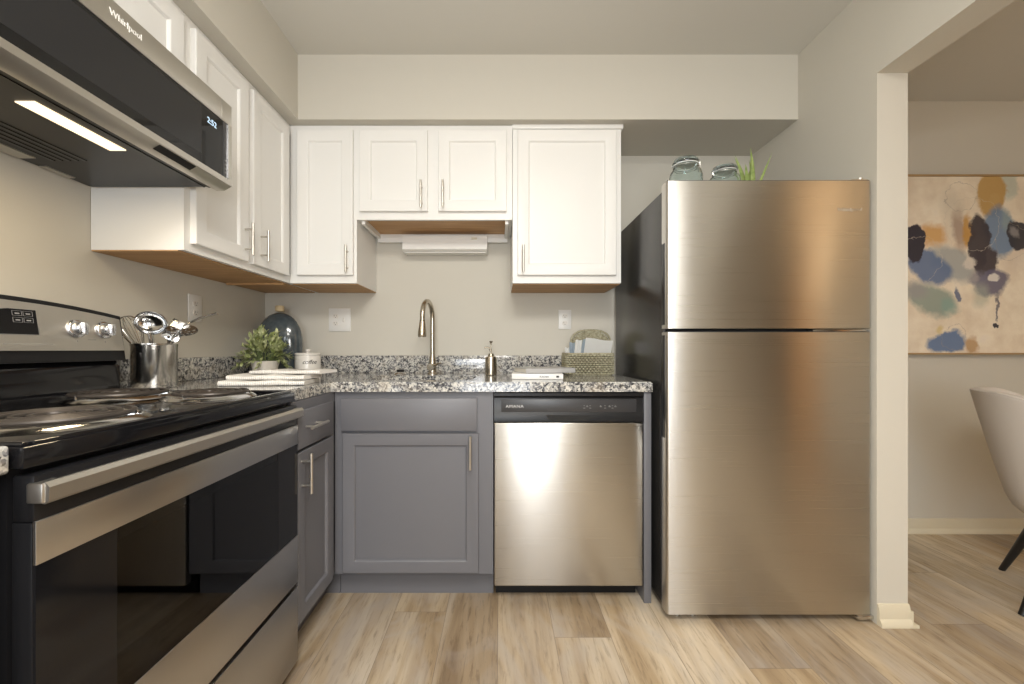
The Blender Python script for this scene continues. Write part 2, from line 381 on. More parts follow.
# ------------------------------------------------------------------ cabinets (local: x along the front, -y outwards, z up)
def bar_handle(parent, x, z, ln, vertical, y, off=0.032, r=0.0055):
    bm = nbm(); h = ln / 2; q = ln * 0.30
    if vertical:
        cyl(bm, (x, y - off, z - h), (x, y - off, z + h), r)
        for s in (-1, 1): cyl(bm, (x, y, z + s * q), (x, y - off, z + s * q), 0.004, None, 12)
    else:
        cyl(bm, (x - h, y - off, z), (x + h, y - off, z), r)
        for s in (-1, 1): cyl(bm, (x + s * q, y, z), (x + s * q, y - off, z), 0.004, None, 12)
    return obj('handle', bm, M['nickel'], parent)
def shaker(x0, x1, z0, z1, rail=0.055, t=0.02, rec=0.011):
    bm = nbm()
    def rct(a, y): return [bm.verts.new(p) for p in ((x0 + a, y, z0 + a), (x1 - a, y, z0 + a), (x1 - a, y, z1 - a), (x0 + a, y, z1 - a))]
    e = 0.002
    rs = [rct(0, 0), rct(0, -t + e), rct(e, -t), rct(rail - 0.004, -t), rct(rail, -t + 0.003), rct(rail + 0.003, -t + rec)]
    for A, B in zip(rs, rs[1:]):
        for i in range(4): bm.faces.new((A[i], A[(i + 1) % 4], B[(i + 1) % 4], B[i]))
    bm.faces.new(rs[0]); bm.faces.new(rs[-1]); return bm
def slab(x0, x1, z0, z1, t=0.02): return box(nbm(), x0, x1, -t, 0, z0, z1, 0.002)
def upper(name, label, loc, rz, W, Dp, z0, z1, doors, stiles, ply='ply', extra=None, rail=0.055):
    o = thing(name, label, 'cabinet', loc, None, rz, True)
    bm = nbm(); p = 0.016
    box(bm, 0, p, 0.018, Dp, z0, z1); box(bm, W - p, W, 0.018, Dp, z0, z1)
    box(bm, p, W - p, 0.018, Dp, z1 - p, z1); box(bm, p, W - p, Dp - 0.008, Dp, z0 + 0.010, z1 - p)
    box(bm, 0, W, 0, 0.018, z0, z0 + 0.045); box(bm, 0, W, 0, 0.018, z1 - 0.045, z1)
    for a, b in stiles: box(bm, a, b, 0, 0.018, z0 + 0.045, z1 - 0.045)
    obj('body', bm, M['white'], o)
    if z0 < 1.5: obj('underside', box(nbm(), 0.001, W - 0.001, 0.020, Dp - 0.001, z0 - 0.004, z0 - 0.0003), M[ply], o)
    else: obj('underside', box(nbm(), p, W - p, 0.018, Dp - 0.009, z0 + 0.010, z0 + 0.020), M[ply], o)
    for (a, b, c, d, hx, hz) in doors:
        dr = obj('door', shaker(a, b, c, d, rail), M['white'], o)
        if hx is not None: bar_handle(dr, hx, hz, 0.13, True, -0.02)
    return o
# left wall, faces +X: local x -> +Y
h90 = R(90)
ul = upper('wall_cabinet', 'white two-door wall cabinet on the left wall beside the microwave', (-1.03, 1.336, 0), h90, 0.99, 0.303, 1.365, 2.138,
      [(0.027, 0.314, 1.392, 2.108, 0.288, 1.477), (0.347, 0.634, 1.392, 2.108, 0.396, 1.477)], [(0, 0.03), (0.305, 0.355), (0.625, 0.655)], 'ply2')
obj('ledger', box(nbm(), 0.640, 0.656, 0.019, 0.29, 1.352, 1.374), M['ply2'], ul)
upper('wall_cabinet', 'white short wall cabinet directly above the microwave', (-1.03, 0.575, 0), h90, 0.758, 0.303, 1.84, 2.138,
      [(0.02, 0.366, 1.86, 2.108, None, 0), (0.392, 0.738, 1.86, 2.108, None, 0)], [(0, 0.03), (0.36, 0.40), (0.73, 0.758)])
# back wall, faces -Y
ca = upper('wall_cabinet', 'narrow white single-door wall cabinet in the back left corner', (-1.028, 2.01, 0), 0, 0.326, 0.318, 1.365, 2.138,
      [(0.040, 0.313, 1.402, 2.108, 0.289, 1.476)], [(0, 0.05), (0.300, 0.326)])
cb = upper('wall_cabinet', 'short white two-door wall cabinet above the sink', (-0.702, 2.01, 0), 0, 0.762, 0.318, 1.676, 2.138,
      [(0.018, 0.350, 1.712, 2.108, 0.323, 1.786), (0.402, 0.734, 1.712, 2.108, 0.428, 1.786)], [(0, 0.03), (0.345, 0.407), (0.725, 0.762)])
bm = nbm(); box(bm, 0.018, 0.744, 0.285, 0.309, 1.640, 1.686, 0.002); box(bm, 0.018, 0.034, 0.02, 0.285, 1.660, 1.686); box(bm, 0.728, 0.744, 0.02, 0.285, 1.660, 1.686)
obj('ledger', bm, M['white'], cb)
cc = upper('wall_cabinet', 'tall white single-door wall cabinet beside the refrigerator', (0.062, 2.01, 0), 0, 0.531, 0.318, 1.365, 2.138,
      [(0.024, 0.504, 1.402, 2.108, 0.050, 1.476)], [(0, 0.035), (0.496, 0.531)])
obj('crown_strip', box(nbm(), -0.002, 0.540, -0.010, 0.30, 2.118, 2.139, 0.002), M['white'], cc)
bm = nbm(); box(bm, 0.02, 0.511, 0.02, 0.31, 1.333, 1.364, 0.002)
bm.free()
# base cabinets
def base(name, label, loc, rz, W, Dp, doors, drawers, stiles, ztop=0.866, xtoe=0):
    o = thing(name, label, 'cabinet', loc, None, rz, True); z0 = 0.115
    bm = nbm(); p = 0.016
    box(bm, 0, p, 0.018, Dp, z0, ztop); box(bm, W - p, W, 0.018, Dp, z0, ztop); box(bm, p, W - p, Dp - 0.008, Dp, z0, ztop)
    box(bm, p, W - p, 0.018, Dp - 0.008, z0, z0 + p)
    box(bm, 0, W, 0, 0.018, z0, z0 + 0.03); box(bm, 0, W, 0, 0.018, ztop - 0.04, ztop); box(bm, stiles[0][1], stiles[-1][0], 0, 0.018, 0.68, 0.73)
    for a, b in stiles: box(bm, a, b, 0, 0.018, z0 + 0.03, ztop - 0.04)
    obj('body', bm, M['grey'], o)
    obj('toe_kick', box(nbm(), xtoe, W, 0.062, 0.078, 0, z0), M['grey'], o)
    for (a, b, c, d, hx, hz) in doors:
        dr = obj('door', shaker(a, b, c, d, 0.05), M['grey'], o); bar_handle(dr, hx, hz, 0.135, True, -0.02)
    for (a, b, c, d, hx, hz) in drawers:
        dr = obj('drawer_front', slab(a, b, c, d), M['grey'], o)
        if hx is not None: bar_handle(dr, hx, hz, 0.13, False, -0.02)
    return o
bl = base('base_cabinet', 'grey base cabinet with drawer and door between range and corner', (-0.682, 1.336, 0), h90, 0.98, 0.648,
     [(0.010, 0.292, 0.128, 0.697, 0.034, 0.626)], [(0.010, 0.292, 0.708, 0.833, 0.104, 0.777)], [(0, 0.03), (0.28, 0.349)])
obj('toe_return', box(nbm(), 0.416, 0.432, 0.0, 0.061, 0, 0.114), M['grey'], bl)
base('base_cabinet', 'grey sink base cabinet with false drawer front left of the dishwasher', (-0.680, 1.69, 0), 0, 0.652, 0.62,
     [(0.037, 0.592, 0.128, 0.697, 0.560, 0.625)], [(0.032, 0.586, 0.708, 0.841, None, 0)], [(0, 0.05), (0.575, 0.652)])
base('base_cabinet', 'grey base cabinet at the left frame edge before the range', (-0.70, -0.2, 0), h90, 0.755, 0.63,
     [(0.02, 0.72, 0.128, 0.697, 0.06, 0.626)], [(0.02, 0.72, 0.708, 0.833, 0.37, 0.777)], [(0, 0.03), (0.72, 0.755)])
single('end_panel', box(nbm(), 0.590, 0.620, 1.68, 2.32, 0, 0.866, 0.001), M['grey'], 'narrow grey end panel between dishwasher and refrigerator', 'panel', (0.605, 2.0, 0))

# worktop
SX0, SX1, SY0, SY1 = -0.60, -0.12, 1.78, 2.08
zt, zb = 0.908, 0.868
def worktop():
    bm = nbm()
    out = [(XL + 0.001, 1.334), (-0.687, 1.334), (-0.687, 1.665), (0.620, 1.665), (0.620, YB - 0.001), (XL + 0.001, YB - 0.001)]
    hole = [(SX0, SY0), (SX1, SY0), (SX1, SY1), (SX0, SY1)]
    def ringv(pts, z): return [bm.verts.new((x, y, z)) for x, y in pts]
    T0, T1 = ringv(out, zt), ringv(hole, zt); B0, B1 = ringv(out, zb), ringv(hole, zb)
    for z, O, H in ((1, T0, T1), (0, B0, B1)):
        bm.faces.new((O[0], O[1], O[2], H[0], H[3])) ; bm.faces.new((O[0], H[3], O[5]))
        bm.faces.new((O[2], O[3], H[1], H[0])); bm.faces.new((O[3], O[4], H[2], H[1])); bm.faces.new((O[4], O[5], H[3], H[2]))
    n = 6
    for i in range(n): bm.faces.new((T0[i], T0[(i + 1) % n], B0[(i + 1) % n], B0[i]))
    for i in range(4): bm.faces.new((T1[i], T1[(i + 1) % 4], B1[(i + 1) % 4], B1[i]))
    bmesh.ops.recalc_face_normals(bm, faces=bm.faces)
    es = [e for e in bm.edges if all(abs(v.co.z - zt) < 1e-5 for v in e.verts) and len(e.link_faces) == 2 and abs(e.link_faces[0].normal.z - e.link_faces[1].normal.z) > 0.5]
    bmesh.ops.bevel(bm, geom=es, offset=0.005, segments=3, affect='EDGES')
    return bm
wt = thing('worktop', 'speckled grey granite worktop running round the corner under the window-less back wall', 'worktop', (-0.6, 2.0, 0.868))
wt['label'] = 'L-shaped speckled grey granite worktop over the sink cabinet and dishwasher'
obj('slab', worktop(), M['granite'], wt)
bm = nbm(); box(bm, XL + 0.021, 0.620, YB - 0.021, YB - 0.001, 0.9085, 1.006, 0.002)
obj('backsplash', bm, M['granite'], wt)
obj('backsplash', box(nbm(), XL + 0.001, XL + 0.0205, 1.334, YB - 0.001, 0.9085, 1.006, 0.002), M['granite'], wt)
nt = single('worktop', box(nbm(), XL + 0.001, -0.675, -0.2, 0.566, zb, zt, 0.005, 3), M['granite'], 'granite worktop piece at the left frame edge before the range', 'worktop', (-1, 0.2, 0.868))
# sink bowl under the hole
bm = nbm(); d = 0.18; t_ = 0.012
for a in ((SX0 - t_, SX0, SY0 - t_, SY1 + t_, 0.868 - d, 0.867), (SX1, SX1 + t_, SY0 - t_, SY1 + t_, 0.868 - d, 0.867), (SX0, SX1, SY0 - t_, SY0, 0.868 - d, 0.867), (SX0, SX1, SY1, SY1 + t_, 0.868 - d, 0.867), (SX0, SX1, SY0, SY1, 0.868 - d, 0.868 - d + 0.01)):
    box(bm, *a)
sk = single('sink_bowl', bm, M['steel'], 'undermount stainless sink bowl below the faucet', 'sink', (-0.36, 1.93, 0.69))
# ------------------------------------------------------------------ dishwasher
dw = thing('dishwasher', 'stainless dishwasher with black control strip under the worktop', 'dishwasher', (0.281, 1.98, 0))
X0, X1, YF = -0.024, 0.586, 1.68
obj('body', box(nbm(), X0 + 0.004, X1 - 0.004, YF + 0.03, 2.30, 0.070, 0.864), M['blackp'], dw)
bm = nbm(); box(bm, X0, X1, YF - 0.004, YF + 0.03, 0.072, 0.741, 0.005, 3)
obj('door', bm, M['ss'], dw)
cp = obj('control_panel', prism(nbm(), [(YF + 0.03, 0.745), (YF - 0.006, 0.745), (YF - 0.006, 0.775), (YF - 0.002, 0.782), (YF + 0.002, 0.842), (YF - 0.008, 0.850), (YF - 0.008, 0.862), (YF + 0.03, 0.862)], X0, X1, 'X'), M['blackp'], dw)
obj('control_inlay', box(nbm(), X0 + 0.030, X1 - 0.028, YF - 0.003, YF + 0.003, 0.784, 0.836, 0.001), M['charcoal'], cp)
obj('pocket_handle', prism(nbm(), [(0.205, 0.748), (0.355, 0.748), (0.372, 0.772), (0.188, 0.772)], YF - 0.0068, YF + 0.001, 'Y'), M['dark'], cp)
text('logo', 'AMANA', 0.017, (0.060, YF - 0.0034, 0.807), '-Y', M['mark'], cp, 1.15, 1.1)
for i, x in enumerate((0.345, 0.357, 0.369, 0.412, 0.430, 0.448, 0.460, 0.472)):
    bm = nbm(); box(bm, x - 0.004, x + 0.004, YF - 0.0036, YF, 0.799 + 0.006 * (i % 2), 0.8015 + 0.006 * (i % 2)); box(bm, x - 0.003, x + 0.002, YF - 0.0036, YF, 0.809, 0.811)
    obj('button', bm, M['dimmark'], cp)
bm = nbm(); box(bm, X0 + 0.006, X1 - 0.006, YF + 0.075, YF + 0.09, 0.0, 0.068)
obj('toe_kick', bm, M['blackp'], dw)

# ------------------------------------------------------------------ refrigerator
fr = thing('refrigerator', 'tall stainless top-freezer refrigerator with black sides beside the partition', 'refrigerator', (1.02, 1.95, 0))
FX0, FX1, FY = 0.634, 1.414, 1.559
obj('body', box(nbm(), FX0 + 0.010, FX1 - 0.008, FY + 0.055, 2.28, 0.03, 1.668, 0.004), M['fridgeside'], fr)
def fdoor(z0, z1):
    bm = nbm(); r = 0.012
    prof = [(FX0, FY + 0.048), (FX0, FY + 0.010), (FX0 + 0.003, FY + 0.003), (FX0 + 0.010, FY), (FX1 - 0.010, FY), (FX1 - 0.003, FY + 0.003), (FX1, FY + 0.010), (FX1, FY + 0.048)]
    return prism(bm, prof, z0, z1, 'Z')
d1 = obj('freezer_door', fdoor(1.120, 1.682), M['ss'], fr, 60)
d2 = obj('fridge_door', fdoor(0.032, 1.106), M['ss'], fr, 60)
for d_, z0, z1 in ((d1, 1.135, 1.45), (d2, 0.70, 1.095)):
    bm = nbm(); box(bm, FX0 - 0.0015, FX0 + 0.02, FY + 0.018, FY + 0.046, z0, z1, 0.001)
    obj('pocket_handle', bm, M['blackp'], d_)
    obj('door_cap', box(nbm(), FX0 + 0.004, FX1 - 0.004, FY + 0.006, FY + 0.046, (1.682 if d_ is d1 else 1.106), (1.686 if d_ is d1 else 1.1085)), M['charcoal'], d_)
obj('gasket', box(nbm(), FX0 + 0.015, FX1 - 0.015, FY + 0.048, FY + 0.055, 0.04, 1.66), M['dark'], fr)
text("logo", "Whirlpool", 0.018, (1.330, FY - 0.0008, 1.572), "-Y", M["ssp"], d1, 1.25)
bm = nbm(); box(bm, 1.20, 1.405, FY + 0.012, FY + 0.07, 1.108, 1.118, 0.001); obj('hinge', bm, M['steel'], fr)
bm = nbm(); box(bm, 1.345, 1.41, FY + 0.01, FY + 0.10, 1.686, 1.692, 0.001); cyl(bm, (1.39, FY + 0.025, 1.683), (1.39, FY + 0.025, 1.700), 0.010); obj('hinge', bm, M['ssp'], fr)
bm = nbm(); box(bm, 1.355, 1.418, FY - 0.006, FY + 0.07, 0.016, 0.031, 0.003); cyl(bm, (1.385, FY + 0.01, 0.012), (1.385, FY + 0.01, 0.034), 0.010); obj('hinge', bm, M['chrome'], fr)
bm = nbm(); box(bm, FX0 + 0.03, FX1 - 0.03, FY + 0.08, FY + 0.10, 0.012, 0.032)
obj('grille', bm, M['blackp'], fr)
for x in (FX0 + 0.06, FX0 + 0.12):
    obj('foot', cyl(nbm(), (x, FY + 0.05, 0), (x, FY + 0.05, 0.032), 0.012, 0.007), M['steel'], fr)
for x in (FX0 + 0.06, FX1 - 0.06):
    for y in ((2.2,) if x < 1 else (2.2, FY + 0.11)): obj('foot', cyl(nbm(), (x, y, 0), (x, y, 0.032), 0.014), M['blackp'], fr)

# ------------------------------------------------------------------ range
rg = thing('electric_range', 'black and stainless electric range with coil burners on the left wall', 'stove', (-0.98, 0.95, 0))
RY0, RY1, RX = 0.573, 1.329, -0.665
bm = nbm()
RB = -0.690
box(bm, XL + 0.02, RB, RY0, RY0 + 0.03, 0.03, 0.872); box(bm, XL + 0.02, RB, RY1 - 0.03, RY1, 0.03, 0.872)
box(bm, XL + 0.02, XL + 0.05, RY0 + 0.03, RY1 - 0.03, 0.03, 0.872); box(bm, XL + 0.05, RB, RY0 + 0.03, RY1 - 0.03, 0.30, 0.33)
box(bm, XL + 0.05, RB, RY0 + 0.03, RY1 - 0.03, 0.80, 0.872); box(bm, XL + 0.05, RX - 0.03, RY0 + 0.03, RY1 - 0.03, 0.03, 0.05)
obj('body', bm, M['blackp'], rg)
bm = nbm()
box(bm, XL + 0.052, RB, RY0 + 0.09, RY0 + 0.1, 0.335, 0.79); box(bm, XL + 0.052, RB, RY1 - 0.1, RY1 - 0.09, 0.335, 0.79)
box(bm, XL + 0.053, XL + 0.065, RY0 + 0.1, RY1 - 0.1, 0.335, 0.79); box(bm, XL + 0.065, RB, RY0 + 0.1, RY1 - 0.1, 0.332, 0.34)
obj('oven_cavity', bm, M['glaze'], rg)
for z in (0.46, 0.60):
    bm = nbm()
    for i in range(13):
        y = RY0 + 0.12 + i * (RY1 - RY0 - 0.24) / 12
        tube(bm, [(-1.25, y, z), (-0.72, y, z)], 0.003, 6)
    for x in (-1.25, -0.98, -0.72): tube(bm, [(x, RY0 + 0.11, z), (x, RY1 - 0.11, z)], 0.004, 6)
    obj('oven_rack', bm, M['steel'], rg)
# cooktop with raised rim
bm = nbm(); box(bm, XL + 0.06, RX, RY0 - 0.001, RY1 + 0.001, 0.872, 0.903, 0.003, 2)
obj('cooktop', bm, M['black'], rg)
bm = nbm(); box(bm, -1.22, RX - 0.008, RY0 + 0.004, RY0 + 0.016, 0.900, 0.909, 0.003); box(bm, -1.22, RX - 0.008, RY1 - 0.016, RY1 - 0.004, 0.900, 0.909, 0.003)
box(bm, RX - 0.018, RX - 0.004, RY0 + 0.016, RY1 - 0.016, 0.900, 0.909, 0.003)
obj('cooktop_rim', bm, M['black'], rg)
def burner(cx, cy, r):
    z = 0.903
    pan = lathe(nbm(), [(r * 0.25, z + 0.001), (r * 0.70, z + 0.002), (r * 0.86, z + 0.006), (r * 0.90, z + 0.009), (r * 0.95, z + 0.007), (r * 1.0, z + 0.003), (r * 1.03, z + 0.0005)], cx, cy, 56, cap=True)
    b = obj('burner', pan, M['chrome'], rg)
    bm = nbm(); pts = []; turns = 4.2; n = 150
    for i in range(n + 1):
        f = i / n; a = f * turns * 2 * PI; rr = r * (0.14 + 0.70 * f); pts.append((cx + rr * math.cos(a), cy + rr * math.sin(a), z + 0.0145))
    tube(bm, pts, 0.005, 8)
    obj('coil', bm, M['coil'], b)
    bm = nbm()
    for k in range(3):
        a = k * 2 * PI / 3 + 0.5
        tube(bm, [(cx, cy, z + 0.008), (cx + r * 0.84 * math.cos(a), cy + r * 0.84 * math.sin(a), z + 0.008)], 0.0025, 6)
        tube(bm, [(cx + r * 0.87 * math.cos(a), cy + r * 0.87 * math.sin(a), z + 0.004), (cx + r * 0.87 * math.cos(a), cy + r * 0.87 * math.sin(a), z + 0.016)], 0.003, 6)
    obj('coil_support', bm, M['chrome'], b)
M['knob'] = mat('satin_chrome_knob', (0.72, 0.73, 0.76), 0.24, 1)
M['coil'] = mat('burnt_coil_metal', (0.055, 0.046, 0.040), 0.4, 0.5)
burner(-0.834, 1.180, 0.112); burner(-1.085, 1.165, 0.132); burner(-0.834, 0.770, 0.135); burner(-1.085, 0.760, 0.112)
# oven door
DX = -0.653
dr = obj('oven_door', (lambda b: [box(b, DX - 0.035, DX - 0.003, RY0 + 0.004, RY1 - 0.003, 0.795, 0.862, 0.004), box(b, DX - 0.035, DX - 0.006, RY0 + 0.004, RY0 + 0.115, 0.29, 0.795, 0.002), box(b, DX - 0.035, DX - 0.006, RY1 - 0.115, RY1 - 0.003, 0.29, 0.795, 0.002), box(b, DX - 0.035, DX - 0.006, RY0 + 0.115, RY1 - 0.115, 0.29, 0.44, 0.002), box(b, DX - 0.035, DX - 0.006, RY0 + 0.115, RY1 - 0.115, 0.71, 0.795, 0.002)] and b)(nbm()), M['blackp'], rg)
obj('top_trim', box(nbm(), DX - 0.006, DX, RY0 + 0.004, RY1 - 0.003, 0.735, 0.797, 0.0015), M['ssy'], dr)
obj('bottom_trim', box(nbm(), DX - 0.006, DX, RY0 + 0.004, RY1 - 0.003, 0.290, 0.441, 0.0015), M['ssy'], dr)
obj('glass_border', box(nbm(), DX - 0.006, DX - 0.0015, RY0 + 0.005, RY0 + 0.128, 0.4415, 0.7345), M['black'], dr)
obj('glass_border', box(nbm(), DX - 0.006, DX - 0.0015, RY1 - 0.118, RY1 - 0.004, 0.4415, 0.7345), M['black'], dr)
obj('window_pane', box(nbm(), DX - 0.006, DX - 0.0018, RY0 + 0.1285, RY1 - 0.1185, 0.4415, 0.7345), M['ovenglass'], dr)
# handle: flat bar with end brackets
bm = nbm(); hx = -0.635
prism(bm, [(hx - 0.020, 0.826), (hx - 0.006, 0.822), (hx + 0.0, 0.827), (hx + 0.001, 0.846), (hx - 0.005, 0.853), (hx - 0.020, 0.850)], RY0 + 0.004, RY1 - 0.004, 'Y')
hd = obj('handle', bm, M['ssp'], dr)
for y in (RY0 + 0.001, RY1 - 0.031):
    bm = nbm(); box(bm, hx - 0.030, hx - 0.006, y, y + 0.03, 0.823, 0.852, 0.003); obj('handle_bracket', bm, M['ssp'], dr)
obj('drawer_front', box(nbm(), DX - 0.03, DX, RY0 + 0.004, RY1 - 0.003, 0.036, 0.276, 0.003), M['ssy'], rg)
obj('drawer_lip', box(nbm(), DX - 0.028, DX - 0.012, RY0 + 0.006, RY1 - 0.005, 0.276, 0.290), M['dark'], rg)
bm = nbm()
for y in (RY0 + 0.05, RY1 - 0.05):
    for x in (-0.72, -1.25): obj('foot', cyl(nbm(), (x, y, 0), (x, y, 0.035), 0.015), M['blackp'], rg)
# backguard
def arch(z, y, b=0.03): return z + b * (1 - ((y - 0.951) / 0.378) ** 2)
def guard(y0, y1, xb, zb_, xt, zt_, th, b=0.03, n=16, zc=None):
    bm = nbm(); rows = []
    for i in range(n + 1):
        y = y0 + (y1 - y0) * i / n; z1 = arch(zt_, y, b)
        rows.append([bm.verts.new(p) for p in ((xb - th, y, zb_), (xb, y, zb_), (xt, y, z1), (xt - th, y, z1))])
    for A, B in zip(rows, rows[1:]):
        for j in range(4): bm.faces.new((A[j], A[(j + 1) % 4], B[(j + 1) % 4], B[j]))
    bm.faces.new(rows[0]); bm.faces.new(rows[-1][::-1]); return bm
bgp = obj('backguard', guard(RY0, RY1, -1.213, 1.005, -1.232, 1.147, 0.085), M['blackp'], rg)
bm = nbm(); prism(bm, [(-1.225, 0.90), (-1.225, 0.985), (-1.238, 1.004), (-1.30, 1.004), (-1.30, 0.90)], RY0 + 0.008, RY1 - 0.008, 'Y'); obj('vent_panel', bm, M['black'], rg)
bm = guard(RY0 + 0.008, RY1 - 0.008, -1.210, 1.037, -1.2265, 1.135, 0.006)
pn = obj('control_panel', bm, M['ssp'], rg)
SL = (-1.2265 + 1.210) / (1.145 - 1.037)
def gx(z): return -1.210 + SL * (z - 1.037)
def gbox(bm, y0, y1, z0, z1, d):
    vs = [bm.verts.new((gx(z) + o, y, z)) for o in (-0.002, d) for (y, z) in ((y0, z0), (y1, z0), (y1, z1), (y0, z1))]
    for f in ((0, 1, 2, 3), (7, 6, 5, 4), (0, 4, 5, 1), (1, 5, 6, 2), (2, 6, 7, 3), (3, 7, 4, 0)): bm.faces.new([vs[i] for i in f])
bm = nbm(); gbox(bm, 0.817, 1.084, 1.076, 1.146, 0.0012); obj('display_bezel', bm, M['chrome'], pn)
bm = nbm(); gbox(bm, 0.821, 1.080, 1.079, 1.143, 0.0024); dp = obj('display', bm, M['black'], rg)
for r_, zz in enumerate((1.126, 1.109)):
    for k in range(2):
        for y in (0.835 + k * 0.023, 1.026 + k * 0.024):
            bm = nbm()
            for a in ((y, y + 0.0215, zz, zz + 0.0007), (y, y + 0.0215, zz + 0.012, zz + 0.0127), (y, y + 0.0008, zz, zz + 0.0127), (y + 0.0207, y + 0.0215, zz, zz + 0.0127), (y + 0.006, y + 0.016, zz + 0.004, zz + 0.0075)):
                gbox(bm, *a, 0.003)
            obj('button', bm, M['dimmark'], dp)
text('clock_digits', '2:52', 0.026, (gx(1.122) + 0.0028, 0.951, 1.122), '+X', M['digits'], dp)
bm = nbm(); gbox(bm, 1.0, 1.112, 1.0530, 1.0548, 0.0006); obj('printed_line', bm, M['greyink'], pn)
for yy in (1.178, 1.261):
    bm = nbm(); gbox(bm, yy - 0.0015, yy + 0.0015, 1.061, 1.066, 0.0009); obj('printed_mark', bm, M['greyink'], pn)
    bm = nbm(); gbox(bm, yy - 0.0015, yy + 0.0015, 1.131, 1.133, 0.0009); obj('printed_mark', bm, M['greyink'], pn)
bm = nbm(); gbox(bm, 1.208, 1.232, 1.068, 1.0695, 0.0009); obj('printed_line', bm, M['greyink'], pn)
for y in (0.641, 0.724, 1.178, 1.261):
    bm = nbm(); z = 1.099; x = gx(z); ax = Vector((1, 0, 0.17)).normalized(); p = Vector((x, y, z))
    tube(bm, [p, p + ax * 0.005, p + ax * 0.008, p + ax * 0.010], [0.0265, 0.0265, 0.024, 0.020], 40)
    tube(bm, [p + ax * 0.009, p + ax * 0.022, p + ax * 0.026], [0.0195, 0.018, 0.015], 28)
    box(bm, x + 0.016, x + 0.034, y - 0.006, y + 0.006, z - 0.016, z + 0.019, 0.003)
    obj('knob', bm, M['knob'], pn)

# ------------------------------------------------------------------ microwave hood
mw = thing('microwave_hood', 'low-profile stainless and black glass microwave above the range', 'microwave', (-1.1, 0.955, 1.568))
MX, MY0, MY1, MZ0, MZ1 = -0.872, 0.577, 1.333, 1.566, 1.828
obj('body', box(nbm(), XL + 0.002, MX - 0.022, MY0 + 0.002, MY1 - 0.002, MZ0 + 0.004, MZ1), M['blackp'], mw)
sy = 1.286
frm = obj('front_frame', (lambda b: [box(b, MX - 0.022, MX, MY0, sy - 0.0007, 1.762, MZ1, 0.0015), box(b, MX - 0.022, MX, sy + 0.0007, MY1, 1.762, MZ1, 0.0015), box(b, MX - 0.022, MX, 1.317, MY1, 1.586, 1.762), box(b, MX - 0.022, MX, MY0, MY0 + 0.012, 1.586, 1.762)] and b)(nbm()), M['ssp'], mw)
bm = nbm(); prism(bm, [(MX - 0.022, 1.586), (MX, 1.586), (MX, 1.569), (MX - 0.024, 1.556), (MX - 0.05, 1.556), (MX - 0.05, 1.586)], MY0, MY1, 'Y')
obj('lower_trim', bm, M['ssp'], mw)
bm = nbm()
prism(bm, [(MX - 0.0035, 1.5682), (MX - 0.021, 1.5587), (MX - 0.021, 1.5560), (MX - 0.0030, 1.5655)], 1.055, 1.180, 'Y')
obj('vent_slot', bm, M['dark'], mw)
gd = obj('door', box(nbm(), MX - 0.02, MX - 0.002, MY0 + 0.0125, sy + 0.006, 1.5865, 1.7615), M['mwglass'], mw)
obj('window_screen', box(nbm(), MX - 0.0021, MX - 0.0016, MY0 + 0.05, 1.20, 1.612, 1.7515), M['mwinner'], gd)
obj('control_strip', box(nbm(), MX - 0.02, MX - 0.001, sy + 0.0075, 1.3165, 1.5865, 1.7615), M['charcoal'], mw)
obj('edge_strip', box(nbm(), MX - 0.001, MX + 0.0015, 1.3125, 1.3165, 1.588, 1.760), M['chrome'], mw)
text('clock_digits', '2:52', 0.024, (MX - 0.0012, 1.243, 1.727), '+X', M['digits'], gd)
text('logo', 'Whirlpool', 0.021, (MX + 0.0006, 0.957, 1.797), '+X', M['plate'], frm, 0.95)
for z in (1.600, 1.612, 1.625, 1.638): obj('button', box(nbm(), MX - 0.001, MX - 0.0004, 1.300, 1.307, z, z + 0.005), M['dimmark'], mw)
# underside
bm = nbm(); box(bm, XL + 0.02, MX - 0.055, MY0 + 0.01, MY1 - 0.01, MZ0 - 0.001, MZ0 + 0.006)
us = obj('underside', bm, M['blackp'], mw)
bm = nbm()
for k in range(5): box(bm, -1.245 + k * 0.022, -1.235 + k * 0.022, MY0 + 0.05, 1.14, MZ0 - 0.003, MZ0, 0.001)
obj('filter_louvres', bm, M['blackp'], us)
bm = nbm(); box(bm, MX - 0.068, MX - 0.060, MY0 + 0.01, MY1 - 0.01, MZ0 - 0.004, MZ0); box(bm, MX - 0.085, MX - 0.080, MY0 + 0.01, MY1 - 0.01, MZ0 - 0.003, MZ0)
obj('drip_rail', bm, M['blackp'], us)
obj('lamp_lens', box(nbm(), -1.025, -0.983, 0.866, 1.078, MZ0 - 0.0035, MZ0 - 0.001), M['hoodlamp'], us)
obj('filter_clip', box(nbm(), -1.315, -1.268, 0.75, 1.12, MZ0 - 0.004, MZ0), M['ssp'], us)
obj('filter_clip', box(nbm(), -1.315, -1.295, 1.17, 1.25, MZ0 - 0.004, MZ0), M['ssp'], us)

